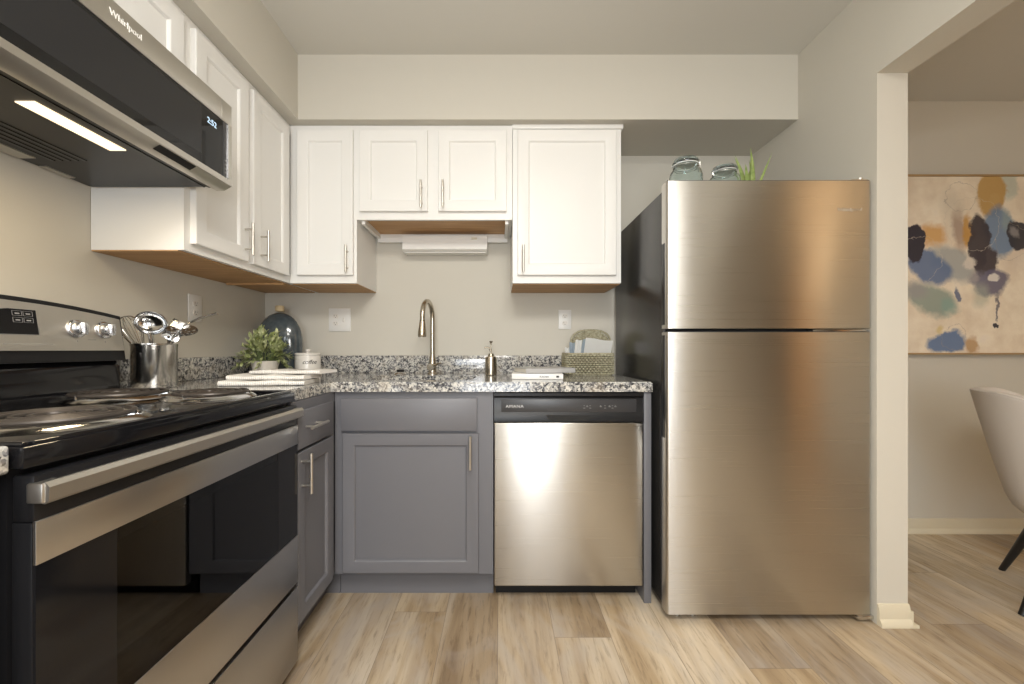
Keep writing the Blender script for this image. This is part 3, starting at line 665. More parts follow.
# ------------------------------------------------------------------ under cabinet lamp, outlets
ucl = thing('under_cabinet_lamp', 'white under-cabinet light fixture on the wall above the faucet', 'lamp', (-0.30, 2.30, 1.57))
bm = nbm(); prism(bm, [(2.328, 1.672), (2.232, 1.660), (2.222, 1.585), (2.24, 1.574), (2.328, 1.574)], -0.530, -0.070, 'X')
obj('housing', bm, M['white'], ucl); obj('switch', box(nbm(), -0.155, -0.125, 2.218, 2.232, 1.638, 1.646), M['trim'], ucl)
obj('diffuser', box(nbm(), -0.52, -0.08, 2.245, 2.32, 1.570, 1.5745), M['plate'], ucl)
def plate(loc, face, W, H, label, parts):
    o = thing('wall_outlet', label, 'outlet', loc)
    rz = {'-Y': 0, '+X': h90}[face]; XF = Matrix.Translation(loc) @ Matrix.Rotation(rz, 4, 'Z')
    obj('cover_plate', box(nbm(), -W / 2, W / 2, -0.006, -0.0005, -H / 2, H / 2, 0.002), M['plate'], o, xf=XF)
    for (k, x) in parts:
        if k == 'duplex':
            for s in (-1, 1):
                bm = nbm(); prism(bm, [(x + 0.0165 * math.cos(a) , s * 0.020 + 0.0135 * max(-.85, min(.85, math.sin(a)))) for a in [i * PI / 12 for i in range(24)]], -0.0085, -0.004, 'Y')
                rc = obj('receptacle', bm, M['ceramic'], o, xf=XF)
                bm = nbm(); box(bm, x - 0.0075, x - 0.0055, -0.0092, -0.008, s * 0.02 - 0.001, s * 0.02 + 0.007); box(bm, x + 0.005, x + 0.0065, -0.0092, -0.008, s * 0.02, s * 0.02 + 0.006)
                cyl(bm, (x, -0.0092, s * 0.02 - 0.007), (x, -0.008, s * 0.02 - 0.007), 0.0022, None, 10)
                obj('slots', bm, M['ink'], rc, xf=XF)
        else:
            bm = nbm(); box(bm, x - 0.005, x + 0.005, -0.008, -0.004, -0.012, 0.012, 0.001)
            box(bm, x - 0.0035, x + 0.0035, -0.016, -0.006, -0.009, 0.001, 0.001)
            obj('toggle', bm, M['ceramic'], o, xf=XF)
    return o
plate((XL, 1.790, 1.220), '+X', 0.078, 0.118, 'white duplex outlet plate on the left wall above the utensil crock', [('duplex', 0)])
plate((-0.909, YB, 1.208), '-Y', 0.125, 0.130, 'wide white double switch and outlet plate behind the coffee canister', [('duplex', -0.023), ('toggle', 0.023)])
plate((0.368, YB, 1.210), '-Y', 0.072, 0.110, 'single white outlet plate on the back wall above the wicker basket', [('duplex', 0)])

# ------------------------------------------------------------------ faucet and sink things
fa = thing('faucet', 'brushed nickel gooseneck pull-down faucet behind the sink', 'faucet', (-0.362, 2.2, 0.908))
bm = nbm(); lathe(bm, [(0.027, 0.908), (0.027, 0.913), (0.022, 0.918), (0.019, 0.955), (0.0175, 0.99), (0.0135, 1.01), (0.0125, 1.02)], -0.362, 2.2, 32)
obj('base', bm, M['satin'], fa)
bm = nbm(); pts = [(-0.362, 2.2, 1.015), (-0.362, 2.2, 1.10), (-0.362, 2.2, 1.20)]
for i in range(1, 13):
    a = i * PI / 12; rr = 0.085; pts.append((-0.362 - 0.022 * (1 - math.cos(a)) / 2, 2.2 - rr * (1 - math.cos(a)), 1.205 + rr * math.sin(a) * 0.98))
pts.append((-0.384, 2.03, 1.178)); tube(bm, pts, 0.0125, 20)
obj('spout', bm, M['satin'], fa)
bm = nbm(); tube(bm, [(-0.384, 2.03, 1.182), (-0.384, 2.03, 1.176), (-0.385, 2.029, 1.125), (-0.385, 2.029, 1.108), (-0.385, 2.029, 1.102)], [0.0135, 0.0145, 0.0205, 0.0215, 0.019], 28)
sp = obj('spray_head', bm, M['satin'], fa)
obj('seam_ring', tube(nbm(), [(-0.384, 2.03, 1.1835), (-0.384, 2.03, 1.1805)], 0.0138, 24), M['blackp'], sp)
bm = nbm(); cyl(bm, (-0.362, 2.2, 0.949), (-0.366, 2.145, 0.947), 0.0165, 0.0185, 28); obj('handle_hub', bm, M['satin'], fa)
bm = nbm(); tube(bm, [(-0.345, 2.17, 0.955), (-0.325, 2.155, 0.965), (-0.31, 2.15, 0.969)], [0.006, 0.005, 0.004], 12); obj('lever', bm, M['satin'], fa)
shc = thing('sink_hole_cover', 'low chrome sink hole cover left of the faucet', 'cover', (-0.534, 2.2, 0.908))
obj('flange', lathe(nbm(), [(0.040, 0.9085), (0.038, 0.913), (0.028, 0.920), (0.022, 0.922)], -0.534, 2.2, 32), M['chrome'], shc)
obj('cap', lathe(nbm(), [(0.021, 0.922), (0.022, 0.929), (0.018, 0.933), (0.0, 0.934)], -0.534, 2.2, 32), M['blackp'], shc)
sd = thing('soap_dispenser', 'small brushed metal soap pump bottle right of the faucet', 'soap dispenser', (-0.046, 2.1, 0.908))
obj('bottle', lathe(nbm(), [(0.026, 0.9085), (0.029, 0.911), (0.030, 0.92), (0.030, 0.993), (0.027, 1.002), (0.016, 1.008), (0.014, 1.018), (0.011, 1.020)], -0.046, 2.1, 36), M['satin'], sd)
bm = nbm(); cyl(bm, (-0.046, 2.1, 1.018), (-0.046, 2.1, 1.073), 0.0038, None, 12)
lathe(bm, [(0.004, 1.070), (0.008, 1.078), (0.0095, 1.083), (0.0, 1.084)], -0.046, 2.1, 16)
pm = obj('pump', bm, M['satin'], sd)
obj('nozzle', tube(nbm(), [(-0.046, 2.1, 1.030), (-0.052, 2.098, 1.046), (-0.066, 2.095, 1.052), (-0.080, 2.092, 1.048)], [0.006, 0.005, 0.004, 0.0035], 12), M['satin'], pm)

# ------------------------------------------------------------------ books
def book(name, label, cx, cy, z, W, D, H, rz, cover, title):
    o = thing(name, label, 'book', (cx, cy, z), None, rz); XF = Matrix.Translation((cx, cy, z)) @ Matrix.Rotation(rz, 4, 'Z')
    bm = nbm(); t = 0.0025
    box(bm, -W / 2, W / 2, -D / 2, D / 2, 0, t, 0.0008); box(bm, -W / 2, W / 2, -D / 2, D / 2, H - t, H, 0.0008); box(bm, -W / 2, W / 2, -D / 2, -D / 2 + t, 0, H, 0.0008)
    cv = obj('cover', bm, cover, o, xf=XF)
    obj('pages', box(nbm(), -W / 2 + 0.004, W / 2 - 0.004, -D / 2 + t, D / 2 - 0.004, t, H - t), M['paper'], o, xf=XF)
    if title: text('spine_title', title, 0.013, (0.03, -D / 2 - 0.0005, H / 2), '-Y', M['ink'], cv, xf=XF); 
    if title:
        obj('publisher_mark', box(nbm(), W / 2 - 0.03, W / 2 - 0.018, -D / 2 - 0.0008, -D / 2, H / 2 - 0.004, H / 2 + 0.004), M['ink'], cv, xf=XF)
    return o
book('book', 'white-spined hardback lying on the worktop, lower of two books', 0.170, 1.885, 0.9085, 0.225, 0.17, 0.025, R(-4), M['bookw'], 'Kitchen')
book('book', 'grey book lying crosswise on top of the white-spined book', 0.205, 1.92, 0.934, 0.24, 0.17, 0.022, R(17), M['bookg'], None)

# ------------------------------------------------------------------ basket with napkins
bk = thing('wicker_basket', 'woven seagrass basket with raised back beside the refrigerator', 'basket', (0.465, 2.17, 0.9085))
bx0, bx1, by0, by1, bz0, bz1 = 0.346, 0.584, 2.085, 2.29, 0.9085, 1.017
def rrect(x0, x1, y0, y1, r, n=6):
    pts = []
    for (cx, cy, a0) in ((x1 - r, y1 - r, 0), (x0 + r, y1 - r, 90), (x0 + r, y0 + r, 180), (x1 - r, y0 + r, 270)):
        for i in range(n + 1): a = R(a0 + 90 * i / n); pts.append((cx + r * math.cos(a), cy + r * math.sin(a)))
    return pts
def dens(pts, step):
    out = []; n = len(pts)
    for i in range(n):
        a = Vector(pts[i]); b = Vector(pts[(i + 1) % n]); d = (b - a).length; k = max(1, int(round(d / step)))
        for j in range(k): out.append(a.lerp(b, j / k))
    return out
bm = nbm(); P0 = dens(rrect(bx0, bx1, by0, by1, 0.035), 0.0030); cxm, cym = (bx0 + bx1) / 2, (by0 + by1) / 2
rows = 9; rh = (bz1 - bz0 - 0.006) / rows
for k in range(rows):
    pts = []
    for i, p in enumerate(P0):
        n_ = Vector((p.x - cxm, p.y - cym)).normalized(); w_ = 0.0030 * math.sin(i * PI / 3 + (k % 2) * PI); q = p + n_ * w_
        pts.append((q.x, q.y, bz0 + 0.004 + (k + 0.5) * rh))
    tube(bm, pts, [0.0040 + 0.0022 * math.sin(i * PI / 3 + (k % 2) * PI) for i in range(len(pts))], 6, closed=True)
obj('woven_sides', bm, M['wicker'], bk)
bm = nbm(); tube(bm, [(p.x, p.y, bz1) for p in P0], 0.0058, 8, closed=True); obj('rim', bm, M['wicker'], bk)
bm = nbm()
for r0_, r1_ in (((bx0 + .007, by0 + .007), (bx1 - .007, by1 - .007)),):
    q = rrect(r0_[0], r1_[0], r0_[1], r1_[1], 0.03); A = [bm.verts.new((x, y, bz0 + .004)) for x, y in q]; B = [bm.verts.new((x, y, bz1 - .004)) for x, y in q]
    for i in range(len(q)): bm.faces.new((A[i], A[(i + 1) % len(q)], B[(i + 1) % len(q)], B[i]))
obj('lining', bm, M['wlining'], bk)  # dark sheet added behind the strands so the gaps look shaded
obj('base', prism(nbm(), rrect(bx0 + 0.004, bx1 - 0.004, by0 + 0.004, by1 - 0.004, 0.032), bz0, bz0 + 0.006, 'Z'), M['wicker'], bk)
def top_z(u): return 1.017 + 0.128 * min(1, max(0, 1 - abs(u) ** 5)) if abs(u) < 1 else 1.017
bm = nbm(); nrow = 15; yb = by1 - 0.004; hw = 0.112; cxb = 0.506
for k in range(nrow):
    z = 1.017 + (k + 0.5) * 0.128 / nrow; f = (z - 1.017) / 0.128; half = hw * (1 - f ** 3) ** 0.5 if f < 1 else 0
    n = max(6, int(half * 2 / 0.0055)); tube(bm, [(cxb - half + 2 * half * i / n, yb + 0.002 * math.sin(i * PI / 2.5 + (k % 2) * PI), z) for i in range(n + 1)], 0.0048, 6)
obj('raised_back', bm, M['wicker'], bk)
pts = [(cxb - hw * (1 if math.cos(a) > 0 else -1) * abs(math.cos(a)) ** 0.75, yb, 1.017 + 0.130 * max(0.0, math.sin(a)) ** 0.45) for a in [i * PI / 30 for i in range(31)]]
obj('back_rim', tube(nbm(), pts, 0.006, 8), M['wicker'], bk)
def napkin(label, x0, x1, y, ht, lean, m, z0=0.93, th=0.012, top_skew=0.0, grp='cloth napkins in the wicker basket', cat='napkin'):
    bm = nbm(); n = 10; A = []
    for i in range(n + 1):
        u = i / n
        for j in range(9):
            v = j / 8; x = x0 + (x1 - x0) * u + lean * v; z = z0 + (ht + top_skew * u) * v + 0.002 * math.sin(u * 7)
            A.append(bm.verts.new((x, y + 0.003 * math.sin(u * 9 + v * 2) + 0.02 * v, z)))
    for i in range(n):
        for j in range(8):
            a = i * 9 + j; bm.faces.new((A[a], A[a + 9], A[a + 10], A[a + 1]))
    bmesh.ops.solidify(bm, geom=bm.faces[:], thickness=th)
    return single('napkin', bm, m, label, cat, ((x0 + x1) / 2, y, z0), grp)
napkin('folded white napkin at the left end of the wicker basket', 0.348, 0.372, 2.140, 0.125, -0.008, M['linen'], 0.925)
napkin('pale blue napkin at the left end of the wicker basket', 0.364, 0.392, 2.160, 0.152, 0.006, M['bluecloth'], 0.925)
napkin('white napkin between the two pale blue napkins in the basket', 0.376, 0.410, 2.135, 0.165, 0.022, M['linen'], 0.925)
napkin('wider pale blue napkin beside the large white cloth in the basket', 0.402, 0.440, 2.150, 0.168, 0.038, M['bluecloth'], 0.925)
napkin('large bright white cloth filling the right of the wicker basket', 0.420, 0.560, 2.120, 0.176, 0.028, M['linen'], 0.925, 0.02, -0.016)

# ------------------------------------------------------------------ crock with utensils
CX, CY, CR = -1.205, 1.43, 0.064
cr = thing('utensil_crock', 'cylindrical stainless utensil crock behind the range', 'crock', (CX, CY, 0.9085))
obj('body', lathe(nbm(), [(0.0, 0.9085), (CR - 0.002, 0.9085), (CR, 0.912), (CR, 1.050), (CR + 0.0015, 1.052), (CR + 0.0015, 1.060), (CR - 0.001, 1.061), (CR - 0.003, 1.058), (CR - 0.003, 0.915), (0.0, 0.914)], CX, CY, 56), M['steel'], cr)
# whisk
wh = thing('whisk', 'wire balloon whisk leaning left in the steel crock', 'whisk', (CX - 0.02, CY, 0.916))
H0 = Vector((CX + 0.010, CY + 0.01, 0.918)); H1 = Vector((CX - 0.036, CY - 0.005, 1.03))
obj('handle', tube(nbm(), [H0, H1], [0.008, 0.006], 14), M['steel'], wh)
ax = (H1 - H0).normalized(); px = ax.cross(Vector((0, 1, 0))).normalized(); py = ax.cross(px)
bm = nbm()
for k in range(6):
    a = k * PI / 6; d = px * math.cos(a) + py * math.sin(a); pts = []
    for i in range(25):
        s = i / 24; ang = s * 2 * PI
        r_ = 0
        # closed balloon loop: out along one side, back along the other
        tt = 1 - abs(2 * s - 1); side = 1 if s < 0.5 else -1
        wd = 0.036 * max(0.0, math.sin(min(1, tt) * PI * 0.5)) ** 0.8 * math.cos(max(0, (tt - 0.72) / 0.28) * PI / 2)
        ln = 0.135 * (tt if tt < 0.72 else 0.72 + 0.28 * math.sin((tt - 0.72) / 0.28 * PI / 2))
        pts.append(H1 + ax * ln + d * wd * side)
    tube(bm, pts, 0.0011, 5)
obj('wires', bm, M['steel'], wh)
# ladle
la = thing('ladle', 'polished soup ladle with round bowl upright in the steel crock', 'ladle', (CX, CY, 0.916))
Lc = Vector((CX + 0.012, CY - 0.032, 1.130))
bm = nbm()
for_r = 0.049
nr, ns = 10, 32; rings = []
fr_ax = Vector((0.15, -1, -0.25)).normalized(); fu = fr_ax.cross(Vector((0, 0, 1))).normalized(); fv = fu.cross(fr_ax)
for i in range(nr + 1):
    a = i / nr * PI / 2
    rings.append([bm.verts.new(Lc + fu * (for_r * math.sin(a) * math.cos(2 * PI * j / ns)) + fv * (for_r * 0.8 * math.sin(a) * math.sin(2 * PI * j / ns)) - fr_ax * (0.032 * math.cos(a))) for j in range(ns)])
for A, B in zip(rings, rings[1:]):
    for j in range(ns): bm.faces.new((A[j], A[(j + 1) % ns], B[(j + 1) % ns], B[j]))
bmesh.ops.remove_doubles(bm, verts=bm.verts, dist=1e-5); bmesh.ops.solidify(bm, geom=bm.faces[:], thickness=0.0015)
obj('bowl', bm, M['chrome'], la)
obj('handle', tube(nbm(), [(CX + 0.012, CY + 0.02, 0.918), (CX + 0.004, CY - 0.01, 1.03), (CX + 0.005, CY - 0.022, 1.096)], [0.007, 0.007, 0.011], 12, flat=0.6), M['steel'], la)
# turner
tn = thing('spatula', 'metal turner with brown edge leaning right of the ladle', 'spatula', (CX + 0.03, CY, 0.916))
bm = nbm(); box(bm, -0.026, 0.026, -0.0012, 0.0012, 0.0, 0.075, 0.0008)
obj('blade', bm, M['chrome'], tn, xf=Matrix.Translation((CX + 0.052, CY - 0.005, 1.075)) @ Matrix.Rotation(R(20), 4, 'Y') @ Matrix.Rotation(R(-25), 4, 'X') @ Matrix.Rotation(R(25), 4, 'Z'))
obj('handle', tube(nbm(), [(CX + 0.0, CY + 0.035, 0.918), (CX + 0.040, CY + 0.012, 1.06), (CX + 0.054, CY - 0.006, 1.085)], 0.0045, 10), M['steel'], tn)
# skimmer with handle rising to the right
skm = thing('skimmer', 'round slotted skimmer with handle rising to the right out of the crock', 'skimmer', (CX + 0.04, CY, 0.916))
bm = nbm(); c0 = Vector((CX + 0.095, CY + 0.0, 1.108))
rings = []
tl = Matrix.Rotation(R(18), 4, 'Y') @ Matrix.Rotation(R(24), 4, 'X')
for i in range(7):
    r_ = 0.046 * (1 - i / 6.0) + 0.0001; z_ = -0.010 * (1 - (r_ / 0.046) ** 2)
    rings.append([bm.verts.new(c0 + tl @ Vector((r_ * math.cos(2 * PI * j / 32), r_ * math.sin(2 * PI * j / 32), z_))) for j in range(32)])
for i, (A, B) in enumerate(zip(rings, rings[1:])):
    for j in range(32):
        if i in (1, 3) and j % 4 == 0: continue
        bm.faces.new((A[j], A[(j + 1) % 32], B[(j + 1) % 32], B[j]))
bmesh.ops.solidify(bm, geom=bm.faces[:], thickness=0.0015)
obj('head', bm, M['chrome'], skm)
obj('stem', tube(nbm(), [(CX + 0.02, CY + 0.03, 0.918), (CX + 0.045, CY + 0.020, 1.062), (CX + 0.085, CY + 0.0, 1.100)], 0.0035, 10), M['steel'], skm)
spn = thing('spoon', 'thin steel spoon handle pointing up to the right from the crock', 'spoon', (CX + 0.02, CY, 0.916))
obj('handle', tube(nbm(), [(CX - 0.045, CY + 0.02, 0.920), (CX + 0.050, CY + 0.0, 1.064), (CX + 0.105, CY - 0.0, 1.125), (CX + 0.150, CY + 0.01, 1.150), (CX + 0.205, CY + 0.02, 1.168)], [0.003, 0.0035, 0.004, 0.006, 0.007], 12, flat=0.5), M['steel'], spn)

# ------------------------------------------------------------------ vase, plant, canister
va = thing('vase', 'tall flattened slate-blue glazed bottle vase with wood stopper in the corner', 'vase', (-1.190, 2.215, 0.9085))
prof = []
for i in range(21):
    a = i / 20; z = 0.9085 + 0.332 * a
    r_ = 0.121 * max(0.0, 1 - max(0, (a - 0.42) / 0.58) ** 2.6) ** 0.5 if a > 0.42 else 0.121 - 0.018 * ((0.42 - a) / 0.42) ** 1.6
    prof.append((max(r_, 0.0), z))
prof = [(0.0, 0.9085)] + [(prof[0][0] * 0.9, 0.9085)] + prof[:-1] + [(0.022, 1.2385), (0.019, 1.246)]
prof = [p for i, p in enumerate(prof) if not (i > 3 and p[1] > 1.236 and p[0] < 0.02)]
obj('body', lathe(nbm(), prof, -1.190, 2.215, 56, 0.56), M['vase'], va)
obj('stopper', lathe(nbm(), [(0.017, 1.244), (0.022, 1.248), (0.0225, 1.272), (0.020, 1.276), (0.0, 1.276)], -1.190, 2.215, 28), M['stopper'], va)

def leaf(bm, p, d, ln, wd, curl=0.2, n=4, fold=0.15):
    d = d.normalized(); side = d.cross(Vector((0, 0, 1)));
    if side.length < 0.1: side = Vector((1, 0, 0))
    side.normalize(); up = side.cross(d); prev = None
    for i in range(n + 1):
        f = i / n; c = p + d * (ln * f) - up * (curl * ln * f * f) * 0.6; wv = wd * math.sin(PI * (0.08 + 0.92 * f) ** 0.8) * 0.5 if i < n else 0.0002
        row = [bm.verts.new(c - side * wv + up * wv * fold), bm.verts.new(c), bm.verts.new(c + side * wv + up * wv * fold)]
        if prev:
            bm.faces.new((prev[0], prev[1], row[1], row[0])); bm.faces.new((prev[1], prev[2], row[2], row[1]))
        prev = row
PX, PY = -1.125, 1.965
pp = thing('potted_plant', 'bushy green leafy plant in a small whitewashed pot beside the vase', 'plant', (PX, PY, 0.9085))
obj('pot', lathe(nbm(), [(0.0, 0.9085), (0.046, 0.9085), (0.060, 0.975), (0.062, 0.985), (0.057, 0.986), (0.054, 0.975), (0.0, 0.970)], PX, PY, 36), M['potw'], pp)
bm = nbm(); bs = nbm(); rd = random.Random(3)
for k in range(84):
    th = rd.uniform(0, 2 * PI); el = rd.uniform(0.05, 1.0); rr = 0.134 * math.sqrt(1 - (el - 0.15) ** 2 * 0.7) * rd.uniform(0.75, 1.05)
    base_ = Vector((PX + 0.03 * math.cos(th), PY + 0.03 * math.sin(th), 0.975))
    tip = Vector((PX + rr * math.cos(th) * math.cos(el * 1.2), PY + 0.85 * rr * math.sin(th) * math.cos(el * 1.2), 0.985 + 0.150 * math.sin(el * 1.5) * rd.uniform(0.7, 1.1) - 0.05 * (1 - el)))
    mid = base_.lerp(tip, 0.5) + Vector((0, 0, 0.03))
    pts = [base_, base_.lerp(mid, 0.6), mid, mid.lerp(tip, 0.55), tip]
    tube(bs, pts, [0.0012, 0.001, 0.001, 0.0008, 0.0006], 4)
    for q in range(12):
        f = 0.35 + 0.65 * q / 11; seg = min(3, int(f * 4)); c = pts[seg].lerp(pts[seg + 1], f * 4 - seg if f < 1 else 1)
        out = (tip - base_).normalized(); d = out + Vector((rd.uniform(-1, 1), rd.uniform(-1, 1), rd.uniform(-0.5, 0.9))) * 0.9
        leaf(bm, c, d, rd.uniform(0.020, 0.032), rd.uniform(0.009, 0.014), rd.uniform(0, 0.5), 3)
obj('foliage', bm, M['leaf'], pp, 60); obj('stems', bs, M['stem'], pp)

KX, KY = -0.998, 2.13
cn = thing('canister', 'cream lidded canister with coffee lettering on the worktop', 'canister', (KX, KY, 0.9085))
obj('body', lathe(nbm(), [(0.0, 0.9085), (0.059, 0.9085), (0.062, 0.912), (0.062, 1.006), (0.061, 1.009)], KX, KY, 48), M['ceramic'], cn)
ld = obj('lid', lathe(nbm(), [(0.061, 1.0095), (0.063, 1.011), (0.063, 1.019), (0.058, 1.023), (0.0, 1.025)], KX, KY, 48), M['ceramic'], cn)
obj('knob', lathe(nbm(), [(0.009, 1.023), (0.008, 1.029), (0.013, 1.034), (0.013, 1.039), (0.008, 1.043), (0.0, 1.043)], KX, KY, 24), M['ceramic'], ld)
# lettering wrapped on the cylinder, turned towards the camera
cu = bpy.data.curves.new('t', 'FONT'); cu.body = 'coffee'; cu.size = 0.030; cu.align_x = 'CENTER'; cu.align_y = 'CENTER'; cu.shear = 0.35; cu.extrude = 0.0004; cu.space_character = 0.95
to = bpy.data.objects.new('tmp_text', cu); C.objects.link(to); dg = bpy.context.evaluated_depsgraph_get(); me = bpy.data.meshes.new_from_object(to.evaluated_get(dg)); bpy.data.objects.remove(to)
bm = bmesh.new(); bm.from_mesh(me); bmesh.ops.subdivide_edges(bm, edges=[e for e in bm.edges if e.calc_length() > 0.004], cuts=2)
a0 = math.atan2(-KY, -KX)
for v in bm.verts:
    a = a0 + v.co.x / 0.062 + 0.12; r_ = 0.0624 + v.co.z; v.co = (KX + r_ * math.cos(a), KY + r_ * math.sin(a), 0.976 + v.co.y)
obj('lettering', bm, M['ink'], cn)

# ------------------------------------------------------------------ folded towels
def towel(label, cx, cy, z, W, D, H, rz, drop=0.0, seed=0):
    rd = random.Random(seed); bm = nbm(); XF = Matrix.Translation((cx, cy, z)) @ Matrix.Rotation(rz, 4, 'Z')
    # folded cloth: two layers joined by a rounded fold at the -y edge
    nx = 18; prof = []
    for i in range(9): a = PI * i / 8; prof.append((-D / 2 + H / 2 - (H / 2) * math.sin(a), H / 2 - (H / 2) * math.cos(a)))
    prof = [(D / 2, 0.0), (0, 0.0)] + prof + [(0, H), (D / 2 - H * 0.2, H), (D / 2, H * 0.72), (D / 2 - H * .1, H * 0.55), (D / 2, H * 0.4)]
    rows = []
    for i in range(nx + 1):
        u = i / nx; x = -W / 2 + W * u; row = []
        for (y, zz) in prof:
            lift = 0.0020 * math.sin(u * 11 + seed) * (zz / H) + 0.0012 * math.sin(y * 60 + seed)*(zz / H)
            e = max(0, (u - 0.80) / 0.20); dz = -drop * e * e * (zz / H + 0.3 * 0)
            row.append(bm.verts.new((x, y * (1 + 0.02 * math.sin(u * 5 + seed)), zz + lift + dz)))
        rows.append(row)
    m_ = len(prof)
    for A, B in zip(rows, rows[1:]):
        for j in range(m_): bm.faces.new((A[j], A[(j + 1) % m_], B[(j + 1) % m_], B[j]))
    bm.faces.new(rows[0]); bm.faces.new(rows[-1][::-1])
    o = obj('folded_towel', bm, M['towel'], None, 60); o.matrix_world = XF; o.rotation_euler = (0, 0, rz); o.location = (cx, cy, z)
    return tag(o, label, 'towel', 'folded white towels')
towel('folded white ribbed towel, bottom of the stack by the range', -0.872, 1.570, 0.909, 0.29, 0.19, 0.0155, R(8), 0, 1)
towel('folded white ribbed towel, middle of the stack by the range', -0.872, 1.600, 0.9275, 0.28, 0.17, 0.0155, R(3), 0.0, 2)
towel('folded white ribbed towel, topmost of the stack by the range', -0.826, 1.650, 0.9460, 0.28, 0.15, 0.0120, R(-3), 0.0, 5)

# ------------------------------------------------------------------ things on the refrigerator
def jar(label, cx, cy, r, h, tilt=0):
    z = 1.6685; o = thing('glass_jar', label, 'jar', (cx, cy, z), 'blue-green glass jars'); t = 0.004
    pr = [(0, z), (r * 0.92, z), (r, z + 0.01), (r, z + h * 0.60), (r * 0.93, z + h * 0.70), (r * 0.74, z + h * 0.77), (r * 0.72, z + h * 0.84),
          (r * 0.72 - t, z + h * 0.84), (r * 0.74 - t, z + h * 0.765), (r * 0.93 - t, z + h * 0.69), (r - t, z + h * 0.59), (r - t, z + 0.013), (r * 0.9, z + 0.007), (0, z + 0.007)]
    obj('body', lathe(nbm(), pr, cx, cy, 48), M['jar'], o)
    obj('lid', lathe(nbm(), [(0, z + h * 0.855), (r * 0.77, z + h * 0.855), (r * 0.80, z + h * 0.875), (r * 0.80, z + h * 0.90), (r * 0.70, z + h * 0.96), (r * 0.35, z + h * 0.985), (0, z + h)], cx, cy, 48), M['jar'], o)
    obj('gasket', lathe(nbm(), [(r * 0.66, z + h * 0.842), (r * 0.76, z + h * 0.842), (r * 0.76, z + h * 0.853), (r * 0.66, z + h * 0.853), (r * 0.66, z + h * 0.842)], cx, cy, 40, cap=False), M['linen'], o)
    bm = nbm(); s_ = 1 if cx < 0.9 else -1
    tube(bm, [(cx + r * 0.75 * math.cos(a), cy + r * 0.75 * math.sin(a), z + h * 0.80) for a in [i * 2 * PI / 32 for i in range(32)]], 0.0014, 6, closed=True)
    tube(bm, [(cx + s_ * r * 0.75, cy - 0.01, z + h * 0.70), (cx + s_ * (r * 0.88), cy - 0.01, z + h * 0.80), (cx + s_ * r * 0.84, cy - 0.008, z + h * 0.92), (cx + s_ * r * 0.6, cy - 0.008, z + h * 0.975)], 0.0022, 8)
    obj('clamp', bm, M['steel'], o); return o
jar('larger clamp-lid glass jar on the refrigerator, left of the other jar', 0.815, 1.80, 0.069, 0.210)
jar('smaller clamp-lid glass jar on the refrigerator beside the spiky plant', 0.985, 1.80, 0.064, 0.176)
al = thing('spiky_plant', 'spiky green aloe-like plant on top of the refrigerator', 'plant', (1.135, 1.86, 1.6685))
obj('pot', lathe(nbm(), [(0, 1.6685), (0.040, 1.6685), (0.052, 1.745), (0.048, 1.745), (0.045, 1.735), (0, 1.733)], 1.135, 1.86, 32), M['potw'], al)
bm = nbm()
def blade(p0, p1, p2, w0):
    n = 10; prev = None
    for i in range(n + 1):
        f = i / n; a = Vector(p0).lerp(Vector(p1), f); b = Vector(p1).lerp(Vector(p2), f); c = a.lerp(b, f); wv = 1.35 * w0 * (1 - f ** 1.6) * (0.7 + 0.3 * math.sin(f * PI)) + 0.0002
        row = [bm.verts.new(c + Vector((-wv, 0, 0))), bm.verts.new(c + Vector((0, wv * 0.5, 0))), bm.verts.new(c + Vector((wv, 0, 0))), bm.verts.new(c + Vector((0, -wv * 0.25, 0)))]
        if prev:
            for j in range(4): bm.faces.new((prev[j], prev[(j + 1) % 4], row[(j + 1) % 4], row[j]))
        else: bm.faces.new(row)
        prev = row
    bm.faces.new(prev[::-1])
ax_, ay_ = 1.135, 1.86
for (dx, tx, tz, w0, dy) in ((-0.006, -0.070, 1.925, 0.010, 0), (0.0, -0.055, 1.930, 0.010, 0.02), (0.006, -0.012, 1.915, 0.010, -0.02), (0.008, 0.002, 1.958, 0.0125, 0), (0.012, 0.014, 1.915, 0.009, 0.02), (0.018, 0.100, 1.935, 0.006, 0), (-0.012, -0.05, 1.86, 0.009, -0.03), (0.0, 0.03, 1.88, 0.009, 0.03)):
    blade((ax_ + dx * 0.8, ay_ + dy * 0.3, 1.73), (ax_ + dx * 1.5 + tx * 0.35, ay_ + dy, 1.84), (ax_ + tx, ay_ + dy * 1.6, tz), w0)
obj('leaves', bm, M['aloe'], al, 60)

